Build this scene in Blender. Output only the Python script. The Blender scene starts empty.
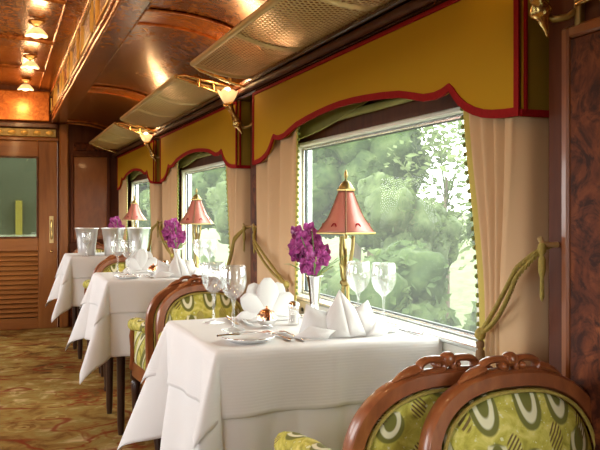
import bpy, math, random
from mathutils import Vector, Matrix
random.seed(7)
PI = math.pi
sc = bpy.context.scene
COL = sc.collection

# ------------------------------------------------------------------ camera, world, light, exposure
CAM_Z = 1.12
cam = bpy.data.cameras.new('camera')
cam.sensor_width = 36.0
cam.lens = 48.0
cam.shift_y = -13.0 / 600.0
cam.clip_start = 0.02
cam.clip_end = 400
cam_o = bpy.data.objects.new('camera', cam)
COL.objects.link(cam_o)
cam_o.location = (0, 0, CAM_Z)
cam_o.rotation_euler = (PI / 2, 0, -math.radians(20.49))
sc.camera = cam_o

world = bpy.data.worlds.new('sky')
sc.world = world
world.use_nodes = True
bg = world.node_tree.nodes['Background']
bg.inputs['Color'].default_value = (1.0, 0.985, 0.965, 1)
bg.inputs['Strength'].default_value = 8.5

sc.view_settings.view_transform = 'Standard'
sc.view_settings.look = 'None'
sc.view_settings.gamma = 1.0
sc.view_settings.use_curve_mapping = False
sc.view_settings.exposure = 0.30
CEIL_W = 3.2      # watts per clerestory lamp
SCONCE_W = 2.2    # watts per wall sconce
TABLE_W = 0.06    # watts per table lamp
sc.cycles.max_bounces = 10
sc.cycles.diffuse_bounces = 5
sc.cycles.transparent_max_bounces = 24
sc.cycles.use_denoising = True
sc.cycles.caustics_reflective = False
sc.cycles.caustics_refractive = False
sc.cycles.sample_clamp_indirect = 6.0

def portal(name, loc, rot, sx, sy):
    l = bpy.data.lights.new(name, 'AREA')
    l.shape = 'RECTANGLE'; l.size = sx; l.size_y = sy
    l.cycles.is_portal = True
    o = bpy.data.objects.new(name, l); COL.objects.link(o)
    o.location = loc; o.rotation_euler = rot
    return o

def lamp_light(name, loc, watts, radius, col=(1.0, 0.62, 0.28), parent=None):
    l = bpy.data.lights.new(name, 'POINT')
    l.energy = watts; l.color = col; l.shadow_soft_size = radius
    o = bpy.data.objects.new(name, l); COL.objects.link(o)
    o.location = loc
    if parent: o.parent = parent
    return o

# ------------------------------------------------------------------ layout constants
XW = 1.15          # face of the window wall
XL = -1.25         # face of the opposite wall
XC = (XW + XL) / 2
YF = 8.10          # end wall with the door
YN = -1.70         # wall behind
PER = 2.22         # window bay
VC = [2.44 + PER * k for k in (-1, 0, 1, 2)]     # valance centres
WC = [2.41 + PER * k for k in (-1, 0, 1, 2)]     # window centres
WH = 0.64          # half glass width
WZ0, WZ1 = 0.800, 1.372
TZ = 0.772         # table board height
TOFF = (0.0, 2.12, 4.34)
TX, TY = 0.802, 2.192
THX, THY = 0.297, 0.287

# ------------------------------------------------------------------ node helpers
def new_mat(name):
    m = bpy.data.materials.new(name)
    m.use_nodes = True
    nt = m.node_tree
    for n in list(nt.nodes): nt.nodes.remove(n)
    out = nt.nodes.new('ShaderNodeOutputMaterial')
    return m, nt, out

class NT:
    def __init__(s, nt): s.nt = nt
    def n(s, t, **kw):
        nd = s.nt.nodes.new(t)
        for k, v in kw.items(): setattr(nd, k, v)
        return nd
    def link(s, a, b): s.nt.links.new(a, b)
    def setin(s, sock, v):
        if isinstance(v, bpy.types.NodeSocket): s.link(v, sock)
        else: sock.default_value = v
    def math(s, op, a, b=None, c=None, clamp=False):
        nd = s.n('ShaderNodeMath', operation=op); nd.use_clamp = clamp
        s.setin(nd.inputs[0], a)
        if b is not None: s.setin(nd.inputs[1], b)
        if c is not None: s.setin(nd.inputs[2], c)
        return nd.outputs[0]
    def coords(s, scale=(1, 1, 1), loc=(0, 0, 0), rot=(0, 0, 0), src='Object'):
        t = s.n('ShaderNodeTexCoord'); mp = s.n('ShaderNodeMapping')
        mp.inputs['Scale'].default_value = scale
        mp.inputs['Location'].default_value = loc
        mp.inputs['Rotation'].default_value = rot
        s.link(t.outputs[src], mp.inputs['Vector'])
        return mp.outputs['Vector']
    def noise(s, vec, scale=5, detail=4, rough=.55, dist=0.0):
        nd = s.n('ShaderNodeTexNoise')
        nd.inputs['Scale'].default_value = scale; nd.inputs['Detail'].default_value = detail
        nd.inputs['Roughness'].default_value = rough; nd.inputs['Distortion'].default_value = dist
        s.link(vec, nd.inputs['Vector'])
        return nd.outputs['Fac']
    def ramp(s, fac, stops, interp='LINEAR'):
        nd = s.n('ShaderNodeValToRGB'); cr = nd.color_ramp; cr.interpolation = interp
        while len(cr.elements) < len(stops): cr.elements.new(0.5)
        for e, (p, c) in zip(cr.elements, stops):
            e.position = p; e.color = c if len(c) == 4 else (*c, 1)
        s.link(fac, nd.inputs['Fac'])
        return nd.outputs['Color']
    def mix(s, fac, a, b):
        nd = s.n('ShaderNodeMix', data_type='RGBA')
        s.setin(nd.inputs[0], fac)
        s.setin(nd.inputs[6], a if isinstance(a, bpy.types.NodeSocket) else (*a[:3], 1))
        s.setin(nd.inputs[7], b if isinstance(b, bpy.types.NodeSocket) else (*b[:3], 1))
        return nd.outputs[2]
    def bump(s, h, strength=.2, dist=.01):
        nd = s.n('ShaderNodeBump')
        nd.inputs['Strength'].default_value = strength; nd.inputs['Distance'].default_value = dist
        s.link(h, nd.inputs['Height'])
        return nd.outputs['Normal']
    def step(s, v, edge, soft=0.01):      # 1 above edge
        nd = s.n('ShaderNodeMapRange'); nd.interpolation_type = 'SMOOTHSTEP'
        s.setin(nd.inputs[0], v)
        nd.inputs[1].default_value = edge - soft; nd.inputs[2].default_value = edge + soft
        return nd.outputs[0]

def bsdf(N, out, color, rough=.5, metal=0.0, coat=0.0, normal=None, sheen=0.0, trans=0.0, spec=.5, emis=None, estr=0.0, sss=0.0):
    b = N.n('ShaderNodeBsdfPrincipled')
    N.setin(b.inputs['Base Color'], color if isinstance(color, bpy.types.NodeSocket) else (*color[:3], 1))
    N.setin(b.inputs['Roughness'], rough)
    b.inputs['Metallic'].default_value = metal
    b.inputs['Coat Weight'].default_value = coat
    b.inputs['Coat Roughness'].default_value = 0.08
    b.inputs['Sheen Weight'].default_value = sheen
    b.inputs['Specular IOR Level'].default_value = spec
    b.inputs['Transmission Weight'].default_value = trans
    if normal is not None: N.link(normal, b.inputs['Normal'])
    if emis:
        b.inputs['Emission Color'].default_value = (*emis, 1); b.inputs['Emission Strength'].default_value = estr
    if out is not None: N.link(b.outputs[0], out.inputs['Surface'])
    return b

MATS = {}
def wood(name, c_dark, c_mid, c_light, scale=(6, 6, 6), stretch=(1, 1, .12), rough=.3, coat=.5, burl=0.0, coat_r=.08, metal=0.0, spec=.5):
    m, nt, out = new_mat(name); N = NT(nt)
    v = N.coords(scale=stretch)
    n1 = N.noise(v, scale[0], 5, .6, 1.2 + burl)
    n2 = N.noise(v, scale[0] * 6, 3, .5, .3)
    f = N.math('MULTIPLY_ADD', n2, .35, N.math('MULTIPLY', n1, .75))
    colr = N.ramp(f, [(.30, c_dark), (.52, c_mid), (.75, c_light)])
    if burl:
        v2 = N.coords(scale=(1, 1, 1))
        nb = N.noise(v2, 11, 5, .65, 2.5)
        colr = N.mix(N.step(nb, .52, .12), colr, c_dark)
    b = bsdf(N, out, colr, rough, metal, coat=coat, normal=N.bump(n2, .06, .004))
    b.inputs['Coat Roughness'].default_value = coat_r
    b.inputs['Specular IOR Level'].default_value = spec
    MATS[name] = m
    return m

def plain(name, c, rough=.5, metal=0.0, coat=0.0, noise_amt=.12, nscale=30, sheen=0.0, bump=0.0, spec=.5):
    m, nt, out = new_mat(name); N = NT(nt)
    v = N.coords()
    n = N.noise(v, nscale, 3)
    colr = N.mix(N.math('MULTIPLY', n, 1.0), tuple(x * (1 - noise_amt) for x in c), tuple(min(1, x * (1 + noise_amt)) for x in c))
    bsdf(N, out, colr, rough, metal, coat, N.bump(n, bump, .003) if bump else None, sheen, spec=spec)
    MATS[name] = m
    return m

wood('wood_ceiling', (.24, .060, .010), (.46, .145, .022), (.66, .25, .042), (5, 5, 5), (1, .25, 1), .24, .10, .4, .12, .28)
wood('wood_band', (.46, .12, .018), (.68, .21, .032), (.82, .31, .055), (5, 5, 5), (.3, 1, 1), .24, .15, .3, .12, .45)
wood('wood_door', (.17, .055, .012), (.27, .092, .020), (.36, .135, .032), (7, 7, 7), (1, 1, .10), .36, .2)
wood('wood_door_cross', (.17, .055, .012), (.27, .092, .020), (.36, .135, .032), (7, 7, 7), (.10, 1, 1), .36, .2)
wood('wood_wall', (.050, .012, .005), (.095, .025, .009), (.145, .042, .014), (7, 7, 7), (1, 1, .12), .5, .0, spec=.22)
wood('wood_burl', (.035, .010, .006), (.13, .034, .012), (.24, .070, .022), (6, 6, 6), (1, 1, .6), .5, .0, 1.5, spec=.12)
wood('wood_panel', (.15, .042, .009), (.235, .070, .014), (.31, .105, .022), (4, 4, 4), (1, 1, .35), .32, .25)
wood('wood_cornice', (.05, .014, .008), (.10, .030, .012), (.17, .050, .018), (7, 7, 7), (1, .1, 1), .26, .4)
wood('wood_chair', (.13, .034, .011), (.24, .070, .021), (.35, .12, .038), (8, 8, 8), (1, 1, .4), .34, .35)
wood('wood_dark', (.02, .010, .007), (.04, .018, .011), (.07, .03, .016), (8, 8, 8), (1, 1, .2), .35, .3)
plain('brass', (.80, .55, .22), .26, 1.0, noise_amt=.15, nscale=14)
plain('brass_dull', (.72, .53, .24), .42, .35, noise_amt=.15, nscale=20)
plain('brass_antique', (.34, .25, .09), .34, .85, noise_amt=.3, nscale=40)
plain('brass_dark', (.30, .22, .09), .4, .7, noise_amt=.5, nscale=25)
plain('silver_satin', (.88, .88, .87), .32, .8, noise_amt=.04, nscale=8)
plain('gold_inlay', (.80, .50, .13), .4, .5, noise_amt=.3, nscale=40)
plain('chrome', (.72, .76, .76), .24, .75, noise_amt=.05)
plain('white_metal', (.74, .76, .70), .4, .1, noise_amt=.04)
plain('gasket', (.05, .06, .06), .5)
plain('silver', (.86, .86, .86), .14, 1.0, noise_amt=.04, nscale=8)
plain('copper', (.80, .42, .24), .22, 1.0, noise_amt=.15, nscale=30)
plain('porcelain', (.86, .86, .85), .2, 0, .5, noise_amt=.02)
plain('red_braid', (.27, .010, .012), .85, noise_amt=.25, nscale=120, spec=.1)
plain('olive_blind', (.22, .20, .045), .8, noise_amt=.2, nscale=25)
plain('braid_gold', (.33, .25, .05), .7, noise_amt=.4, nscale=160, bump=.4)
plain('braid_brown', (.20, .11, .04), .7, noise_amt=.4, nscale=120)
plain('green_bead', (.20, .24, .06), .6, noise_amt=.3, nscale=150)
plain('leaf_green', (.13, .24, .05), .5, noise_amt=.35, nscale=30)
plain('leaf_pale', (.35, .42, .14), .5, noise_amt=.3, nscale=30)
plain('earth_bed', (.06, .08, .03), .9, noise_amt=.3, nscale=1.5)
plain('bark', (.10, .075, .05), .9, noise_amt=.4, nscale=9, bump=.4)
plain('vestibule_paint', (.13, .14, .10), .6)
plain('rubber_black', (.015, .013, .012), .5)

def cloth_mat(name, c, stripes=False, streak=.06):
    m, nt, out = new_mat(name); N = NT(nt)
    v = N.coords()
    n = N.noise(v, 6, 3)
    colr = N.mix(n, tuple(x * (1 - streak) for x in c), c)
    fine = N.noise(N.coords(scale=(1, 1, 1)), 420, 2)
    h = fine
    if stripes:
        w = N.n('ShaderNodeTexWave', wave_type='BANDS', bands_direction='Z')
        w.inputs['Scale'].default_value = 42; w.inputs['Distortion'].default_value = 0.2
        N.link(N.coords(), w.inputs['Vector'])
        h = N.math('MULTIPLY_ADD', w.outputs['Fac'], .8, N.math('MULTIPLY', fine, .3))
    b = bsdf(N, None, colr, .85, sheen=0.0, normal=N.bump(h, .12, .003), spec=.15)
    t = N.n('ShaderNodeBsdfTranslucent'); N.link(colr, t.inputs['Color'])
    mx = N.n('ShaderNodeMixShader'); mx.inputs[0].default_value = .12
    N.link(b.outputs[0], mx.inputs[1]); N.link(t.outputs[0], mx.inputs[2])
    N.link(mx.outputs[0], out.inputs['Surface'])
    MATS[name] = m
cloth_mat('linen', (.84, .82, .81), True)
cloth_mat('linen_plain', (.86, .845, .835))
cloth_mat('curtain_beige', (.70, .485, .285), False, .08)
cloth_mat('curtain_lining', (.60, .50, .13), False, .1)
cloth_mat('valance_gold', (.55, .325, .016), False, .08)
cloth_mat('valance_gold_shaded', (.30, .20, .025), False, .10)  # valance gold again, with the shade on the returns put into its colour

def glass_mat(name, tint, refl, haze=0.0, hazecol=(1, 1, 1), rough=0.0, edge=.5, veil=False):
    m, nt, out = new_mat(name); N = NT(nt)
    tr = N.n('ShaderNodeBsdfTransparent'); tr.inputs[0].default_value = (*tint, 1)
    gl = N.n('ShaderNodeBsdfGlossy'); gl.inputs['Roughness'].default_value = rough
    lw = N.n('ShaderNodeLayerWeight'); lw.inputs['Blend'].default_value = edge
    f = N.math('MULTIPLY_ADD', lw.outputs['Facing'], refl, refl * .25, clamp=True)
    mx = N.n('ShaderNodeMixShader'); N.link(f, mx.inputs[0])
    N.link(tr.outputs[0], mx.inputs[1]); N.link(gl.outputs[0], mx.inputs[2])
    last = mx.outputs[0]
    if haze:
        df = N.n('ShaderNodeBsdfTranslucent' if veil else 'ShaderNodeBsdfDiffuse'); df.inputs[0].default_value = (*hazecol, 1)
        m2 = N.n('ShaderNodeMixShader'); m2.inputs[0].default_value = haze
        N.link(last, m2.inputs[1]); N.link(df.outputs[0], m2.inputs[2]); last = m2.outputs[0]
    N.link(last, out.inputs['Surface'])
    MATS[name] = m
glass_mat('window_glass', (.90, .94, .91), .006, .020, veil=True)
glass_mat('wine_glass', (.98, .985, .98), .34, .09, edge=.35)
glass_mat('shaker_glass', (.88, .86, .84), .45, .12)
glass_mat('door_glass', (.50, .54, .46), .30)

def emit_mat(name, c, s):
    m, nt, out = new_mat(name); N = NT(nt)
    e = N.n('ShaderNodeEmission'); e.inputs[0].default_value = (*c, 1); e.inputs[1].default_value = s
    N.link(e.outputs[0], out.inputs['Surface']); MATS[name] = m
emit_mat('bulb_glow', (1, .80, .50), 7)
frosted_done = True

def frosted(name, c, e, es, coat=0.0, tl=.5):
    m, nt, out = new_mat(name); N = NT(nt)
    b = bsdf(N, None, c, .35, emis=e, estr=es, coat=coat)
    b.inputs['Coat Roughness'].default_value = .3
    t = N.n('ShaderNodeBsdfTranslucent'); t.inputs[0].default_value = (*c, 1)
    mx = N.n('ShaderNodeMixShader'); mx.inputs[0].default_value = tl
    N.link(b.outputs[0], mx.inputs[1]); N.link(t.outputs[0], mx.inputs[2])
    N.link(mx.outputs[0], out.inputs['Surface']); MATS[name] = m
frosted('frosted_shade', (.86, .78, .68), (1, .66, .32), .10)
frosted('lamp_silk', (.58, .20, .155), (1, .3, .15), .0, .8, .3)
frosted('lamp_silk_pale', (.74, .33, .29), (1, .3, .15), .02)

def petal_mat():
    m, nt, out = new_mat('orchid_petal'); N = NT(nt)
    n = N.noise(N.coords(), 60, 3)
    colr = N.ramp(n, [(.3, (.17, .006, .11)), (.55, (.35, .02, .22)), (.75, (.62, .14, .44))])
    bsdf(N, out, colr, .5, sheen=.3); MATS['orchid_petal'] = m
petal_mat()

def chair_fabric():
    m, nt, out = new_mat('chair_fabric'); N = NT(nt)
    tc = N.n('ShaderNodeTexCoord')
    sp = N.n('ShaderNodeSeparateXYZ'); N.link(tc.outputs['Object'], sp.inputs[0])
    cx = sp.outputs[0]
    cz = N.math('ADD', sp.outputs[2], N.math('MULTIPLY', sp.outputs[1], .9))
    def cell(k, ox, oz, rnd):
        cb = N.n('ShaderNodeCombineXYZ')
        N.link(N.math('MULTIPLY_ADD', cx, k, ox), cb.inputs[0]); N.link(N.math('MULTIPLY_ADD', cz, k, oz), cb.inputs[1])
        vo = N.n('ShaderNodeTexVoronoi', voronoi_dimensions='2D', feature='F1')
        vo.inputs['Scale'].default_value = 1; vo.inputs['Randomness'].default_value = rnd
        N.link(cb.outputs[0], vo.inputs['Vector'])
        sb = N.n('ShaderNodeVectorMath', operation='SUBTRACT')
        N.link(cb.outputs[0], sb.inputs[0]); N.link(vo.outputs['Position'], sb.inputs[1])
        s2 = N.n('ShaderNodeSeparateXYZ'); N.link(sb.outputs[0], s2.inputs[0])
        return s2.outputs[0], s2.outputs[1], vo.outputs['Color']
    def rad(x, y, oy=0.0, ky=1.0):
        a = N.math('MULTIPLY', x, x); yy = N.math('MULTIPLY', N.math('ADD', y, oy), ky); b = N.math('MULTIPLY', yy, yy)
        return N.math('SQRT', N.math('ADD', a, b))
    vec = tc.outputs['Object']
    n1 = N.noise(vec, 26, 4, .6, .6); n2 = N.noise(vec, 90, 3)
    col = N.ramp(n1, [(.34, (.30, .265, .035)), (.5, (.50, .445, .070)), (.66, (.68, .60, .17))])
    specks = N.step(n2, .64, .03)
    col = N.mix(specks, col, (.66, .64, .36))
    # olive discs
    x, y, _ = cell(10.5, .35, .45, .40)
    r = rad(x, y)
    col = N.mix(N.math('SUBTRACT', 1.0, N.step(r, .31, .02)), col, (.16, .155, .030))
    # cream horseshoes sitting on the discs
    r2 = rad(x, y, -.10, .72)
    ring = N.math('MULTIPLY', N.step(r2, .14, .015), N.math('SUBTRACT', 1.0, N.step(r2, .23, .015)))
    ring = N.math('MULTIPLY', ring, N.step(N.math('MULTIPLY', y, -1.0), -.27, .03))
    col = N.mix(ring, col, (.72, .68, .46))
    # striped leaves between the discs
    x3, y3, _ = cell(10.5, .88, .92, .40)
    r3 = rad(x3, y3, 0, .8)
    w = N.math('SINE', N.math('MULTIPLY', N.math('ADD', x3, N.math('MULTIPLY', y3, 1.1)), 62))
    lf = N.math('MULTIPLY', N.math('SUBTRACT', 1.0, N.step(r3, .17, .02)), N.step(w, 0.0, .3))
    col = N.mix(lf, col, (.16, .105, .030))
    bsdf(N, out, col, .7, normal=N.bump(n2, .15, .003), spec=.3)
    MATS['chair_fabric'] = m
chair_fabric()

def carpet():
    m, nt, out = new_mat('carpet'); N = NT(nt)
    v = N.coords()
    big = N.noise(v, 1.5, 5, .6, .8)
    mid = N.noise(v, 6.5, 5, .62, .5)
    fine = N.noise(v, 150, 3, .6)
    f = N.math('ADD', N.math('MULTIPLY', big, .5), N.math('MULTIPLY', mid, .5))
    col = N.ramp(f, [(.37, (.075, .030, .008)), (.45, (.20, .095, .020)), (.51, (.30, .175, .042)), (.56, (.30, .215, .060)), (.64, (.58, .41, .20))])
    # flower heads
    vo = N.n('ShaderNodeTexVoronoi', feature='F1'); vo.inputs['Scale'].default_value = 3.4; N.link(v, vo.inputs['Vector'])
    ringw = N.math('SINE', N.math('MULTIPLY_ADD', mid, 9.0, N.math('MULTIPLY', vo.outputs['Distance'], 34)))
    fl = N.math('MULTIPLY', N.step(ringw, .45, .3), N.math('SUBTRACT', 1.0, N.step(vo.outputs['Distance'], .30, .08)))
    col = N.mix(N.math('MULTIPLY', fl, .55), col, (.46, .33, .11))
    # red trailing stems
    vs = N.coords(scale=(.55, 1.25, 1), loc=(3, 1, 0))
    st = N.noise(vs, 1.7, 3, .5, .7)
    line = N.math('SUBTRACT', 1.0, N.step(N.math('ABSOLUTE', N.math('SUBTRACT', st, .5)), .011, .008))
    col = N.mix(N.math('MULTIPLY', line, .85), col, (.22, .030, .008))
    st2 = N.noise(N.coords(scale=(.6, 1.1, 1), loc=(9, 4, 0)), 2.6, 3, .5, .9)
    line2 = N.math('SUBTRACT', 1.0, N.step(N.math('ABSOLUTE', N.math('SUBTRACT', st2, .5)), .008, .008))
    col = N.mix(N.math('MULTIPLY', line2, .6), col, (.24, .05, .01))
    bsdf(N, out, col, .95, normal=N.bump(fine, .5, .006), spec=.1)
    MATS['carpet'] = m
carpet()

def foliage(name, stops):
    m, nt, out = new_mat(name); N = NT(nt)
    n = N.noise(N.coords(), 2.6, 5, .7)
    gi = N.n('ShaderNodeObjectInfo')
    n2 = N.math('ADD', n, N.math('MULTIPLY_ADD', gi.outputs['Random'], .2, -.1))
    col = N.ramp(n2, stops)
    b = bsdf(N, None, col, .6, spec=.2)
    t = N.n('ShaderNodeBsdfTranslucent'); N.link(col, t.inputs['Color'])
    mx = N.n('ShaderNodeMixShader'); mx.inputs[0].default_value = .45
    N.link(b.outputs[0], mx.inputs[1]); N.link(t.outputs[0], mx.inputs[2]); N.link(mx.outputs[0], out.inputs['Surface'])
    MATS[name] = m
foliage('foliage_mid', [(.3, (.028, .056, .014)), (.5, (.068, .108, .030)), (.7, (.14, .185, .065))])
foliage('foliage_pale', [(.3, (.042, .070, .020)), (.5, (.092, .130, .042)), (.7, (.17, .215, .085))])
foliage('grass_bank', [(.3, (.035, .055, .018)), (.5, (.065, .085, .03)), (.7, (.11, .13, .06))])

# ------------------------------------------------------------------ mesh helpers
class MB:
    def __init__(s): s.v = []; s.f = []
    def add(s, vs, fs):
        o = len(s.v); s.v += [tuple(p) for p in vs]; s.f += [tuple(i + o for i in f) for f in fs]; return s
    def box(s, x0, x1, y0, y1, z0, z1):
        return s.add([(x, y, z) for z in (z0, z1) for y in (y0, y1) for x in (x0, x1)],
                     [(0, 2, 3, 1), (4, 5, 7, 6), (0, 1, 5, 4), (2, 6, 7, 3), (0, 4, 6, 2), (1, 3, 7, 5)])
    def bbox(s, x0, x1, y0, y1, z0, z1, b=.004):      # chamfered box
        b = min(b, (x1 - x0) * .45, (y1 - y0) * .45, (z1 - z0) * .45)
        vs, idx = [], {}
        for i, X in enumerate((x0, x1)):
            for j, Y in enumerate((y0, y1)):
                for k, Z in enumerate((z0, z1)):
                    sx, sy, sz = (1, -1)[i], (1, -1)[j], (1, -1)[k]
                    for a, p in enumerate(((X, Y + sy * b, Z + sz * b), (X + sx * b, Y, Z + sz * b), (X + sx * b, Y + sy * b, Z))):
                        idx[(i, j, k, a)] = len(vs); vs.append(p)
        fs = []
        for i in (0, 1): fs.append([idx[(i, 0, 0, 0)], idx[(i, 1, 0, 0)], idx[(i, 1, 1, 0)], idx[(i, 0, 1, 0)]])
        for j in (0, 1): fs.append([idx[(0, j, 0, 1)], idx[(1, j, 0, 1)], idx[(1, j, 1, 1)], idx[(0, j, 1, 1)]])
        for k in (0, 1): fs.append([idx[(0, 0, k, 2)], idx[(1, 0, k, 2)], idx[(1, 1, k, 2)], idx[(0, 1, k, 2)]])
        for i in (0, 1):
            for j in (0, 1): fs.append([idx[(i, j, 0, 0)], idx[(i, j, 1, 0)], idx[(i, j, 1, 1)], idx[(i, j, 0, 1)]])
            for k in (0, 1): fs.append([idx[(i, 0, k, 0)], idx[(i, 1, k, 0)], idx[(i, 1, k, 2)], idx[(i, 0, k, 2)]])
        for j in (0, 1):
            for k in (0, 1): fs.append([idx[(0, j, k, 1)], idx[(1, j, k, 1)], idx[(1, j, k, 2)], idx[(0, j, k, 2)]])
        for i in (0, 1):
            for j in (0, 1):
                for k in (0, 1): fs.append([idx[(i, j, k, 0)], idx[(i, j, k, 1)], idx[(i, j, k, 2)]])
        return s.add(vs, fs)
    def tube(s, path, r, n=8, caps=True, closed=False, sx=1.0, sy=1.0, up=(0, 0, 1)):
        P = [Vector(p) for p in path]; m = len(P); vs = []; fs = []
        R = r if isinstance(r, (list, tuple)) else [r] * m
        U = Vector(up); prev = None
        for i in range(m):
            a = P[(i - 1) % m] if (closed or i > 0) else P[i]
            b = P[(i + 1) % m] if (closed or i < m - 1) else P[i]
            t = (b - a).normalized()
            if prev is None:
                e = U - t * U.dot(t)
                if e.length < .05: e = Vector((1, 0, 0)) - t * t.x
                if e.length < .05: e = Vector((0, 1, 0)) - t * t.y
            else:
                e = prev - t * prev.dot(t)
            e.normalize(); prev = e
            f = t.cross(e)
            for k in range(n):
                an = 2 * PI * k / n
                vs.append(P[i] + (e * math.cos(an) * sx + f * math.sin(an) * sy) * R[i])
        for i in range(m if closed else m - 1):
            for k in range(n):
                fs.append((i * n + k, i * n + (k + 1) % n, ((i + 1) % m) * n + (k + 1) % n, ((i + 1) % m) * n + k))
        if caps and not closed:
            fs.append(tuple(reversed(range(n)))); fs.append(tuple((m - 1) * n + k for k in range(n)))
        return s.add(vs, fs)
    def lathe(s, prof, n=24, c=(0, 0, 0), flute=None):
        vs = []; fs = []
        for i, (r, z) in enumerate(prof):
            for k in range(n):
                a = 2 * PI * k / n
                rr = r * (flute(a, i) if flute else 1)
                vs.append((c[0] + rr * math.cos(a), c[1] + rr * math.sin(a), c[2] + z))
        for i in range(len(prof) - 1):
            for k in range(n):
                fs.append((i * n + k, i * n + (k + 1) % n, (i + 1) * n + (k + 1) % n, (i + 1) * n + k))
        if prof[0][0] > 1e-4: fs.append(tuple(reversed(range(n))))
        if prof[-1][0] > 1e-4: fs.append(tuple((len(prof) - 1) * n + k for k in range(n)))
        return s.add(vs, fs)
    def shell(s, prof, n=24, c=(0, 0, 0), flute=None):   # open lathe
        o = len(s.f); s.lathe(prof, n, c, flute)
        s.f = [f for f in s.f[:o]] + [f for f in s.f[o:] if len(f) == 4 or n == 4]
        return s
    def grid(s, fn, nu, nv, closed_u=False):
        vs = [fn(i / (nu - (0 if closed_u else 1)), j / (nv - 1)) for j in range(nv) for i in range(nu)]
        fs = []
        for j in range(nv - 1):
            for i in range(nu if closed_u else nu - 1):
                fs.append((j * nu + i, j * nu + (i + 1) % nu, (j + 1) * nu + (i + 1) % nu, (j + 1) * nu + i))
        return s.add(vs, fs)
    def prism(s, pts, axis, a, b):
        """closed outline pts (2d) extruded along axis from a to b. axis 'x': pts=(y,z); 'y': (x,z); 'z': (x,y)"""
        def P(p, t):
            return (t, p[0], p[1]) if axis == 'x' else ((p[0], t, p[1]) if axis == 'y' else (p[0], p[1], t))
        n = len(pts); vs = [P(p, a) for p in pts] + [P(p, b) for p in pts]
        fs = [tuple(range(n)), tuple(reversed(range(n, 2 * n)))]
        fs += [(i, i + n, (i + 1) % n + n, (i + 1) % n) for i in range(n)]
        return s.add(vs, fs)
    def ball(s, c, r, n=12, m=8, sc_=(1, 1, 1)):
        vs = [(c[0], c[1], c[2] - r * sc_[2])]; fs = []
        for i in range(1, m):
            th = PI * i / m
            for k in range(n):
                a = 2 * PI * k / n
                vs.append((c[0] + r * sc_[0] * math.sin(th) * math.cos(a), c[1] + r * sc_[1] * math.sin(th) * math.sin(a), c[2] - r * sc_[2] * math.cos(th)))
        vs.append((c[0], c[1], c[2] + r * sc_[2]))
        for k in range(n): fs.append((0, 1 + (k + 1) % n, 1 + k))
        for i in range(m - 2):
            for k in range(n):
                a = 1 + i * n
                fs.append((a + k, a + (k + 1) % n, a + n + (k + 1) % n, a + n + k))
        a = 1 + (m - 2) * n; L = len(vs) - 1
        for k in range(n): fs.append((a + k, a + (k + 1) % n, L))
        return s.add(vs, fs)
    def mesh(s, name, mat, smooth=None):
        me = bpy.data.meshes.new(name)
        me.from_pydata(s.v, [], s.f)
        if mat: me.materials.append(MATS[mat])
        import bmesh
        bm = bmesh.new(); bm.from_mesh(me); bmesh.ops.recalc_face_normals(bm, faces=bm.faces); bm.to_mesh(me); bm.free()
        if smooth is not None:
            for p in me.polygons: p.use_smooth = True
            if smooth < 180:
                try: me.set_sharp_from_angle(angle=math.radians(smooth))
                except Exception: pass
        me.update()
        return me
    def build(s, name, mat, parent=None, smooth=None, solid=0.0, label=None, stuff=False):
        o = bpy.data.objects.new(name, s.mesh(name, mat, smooth)); COL.objects.link(o)
        if parent: o.parent = parent
        if solid:
            md = o.modifiers.new('thickness', 'SOLIDIFY'); md.thickness = solid; md.offset = 0
        if label: o['label'] = label
        if stuff: o['kind'] = 'stuff'
        return o

def tag(o, label, cat, group=None):
    o['label'] = label; o['category'] = cat
    if group: o['group'] = group
    return o
def thing(name, label, cat, loc=(0, 0, 0), rz=0.0, group=None):
    o = bpy.data.objects.new(name, None); COL.objects.link(o)
    o.empty_display_size = .05; o.location = loc; o.rotation_euler = (0, 0, rz)
    return tag(o, label, cat, group)
def struct(o): o['kind'] = 'structure'; return o
def dup(root, loc, rz=None, label=None, group=None):
    r = root.copy(); COL.objects.link(r); r.location = loc
    if rz is not None: r.rotation_euler = (0, 0, rz)
    if label: r['label'] = label
    if group: r['group'] = group
    for ch in [o for o in bpy.data.objects if o.parent == root]:
        c = ch.copy(); COL.objects.link(c); c.parent = r
        for g in [o for o in bpy.data.objects if o.parent == ch]:
            d = g.copy(); COL.objects.link(d); d.parent = c
    return r
def lerp(a, b, t): return a + (b - a) * t
def interp(tab, s):
    if s <= tab[0][0]: return tab[0][1]
    for (a, va), (b, vb) in zip(tab, tab[1:]):
        if s <= b: return va + (vb - va) * (s - a) / (b - a)
    return tab[-1][1]

# ------------------------------------------------------------------ shell of the carriage
struct(MB().box(XL - .1, XW + .1, YN - .1, YF + .1, -.08, 0).build('floor', 'carpet'))

CZ_TOP, CZ_LOW = 2.29, 1.98                 # clerestory roof, lower deck
CXR, CXB = .46, .578                        # clerestory side, outer edge of the beam
def mirror(x): return 2 * XC - x
def deck_z(x):                              # lower deck curve, x measured on the window side
    t = (x - CXB) / (XW + .02 - CXB); t = max(0, min(1, t))
    return 1.70 + .29 * math.sqrt(max(0, 1 - t ** 2.6))

# window wall with openings
m = MB()
ylim = [YN] + [e for c in WC for e in (c - WH - .035, c + WH + .035)] + [YF + .1]
m.box(XW, XW + .055, YN, YF + .1, 0, WZ0 - .03)
m.box(XW, XW + .055, YN, YF + .1, WZ1 + .03, 1.80)
for a, b in zip(ylim[0::2], ylim[1::2]): m.box(XW, XW + .055, a, b, WZ0 - .03, WZ1 + .03)
wall_r = struct(m.build('wall_right', 'wood_wall'))
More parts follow.
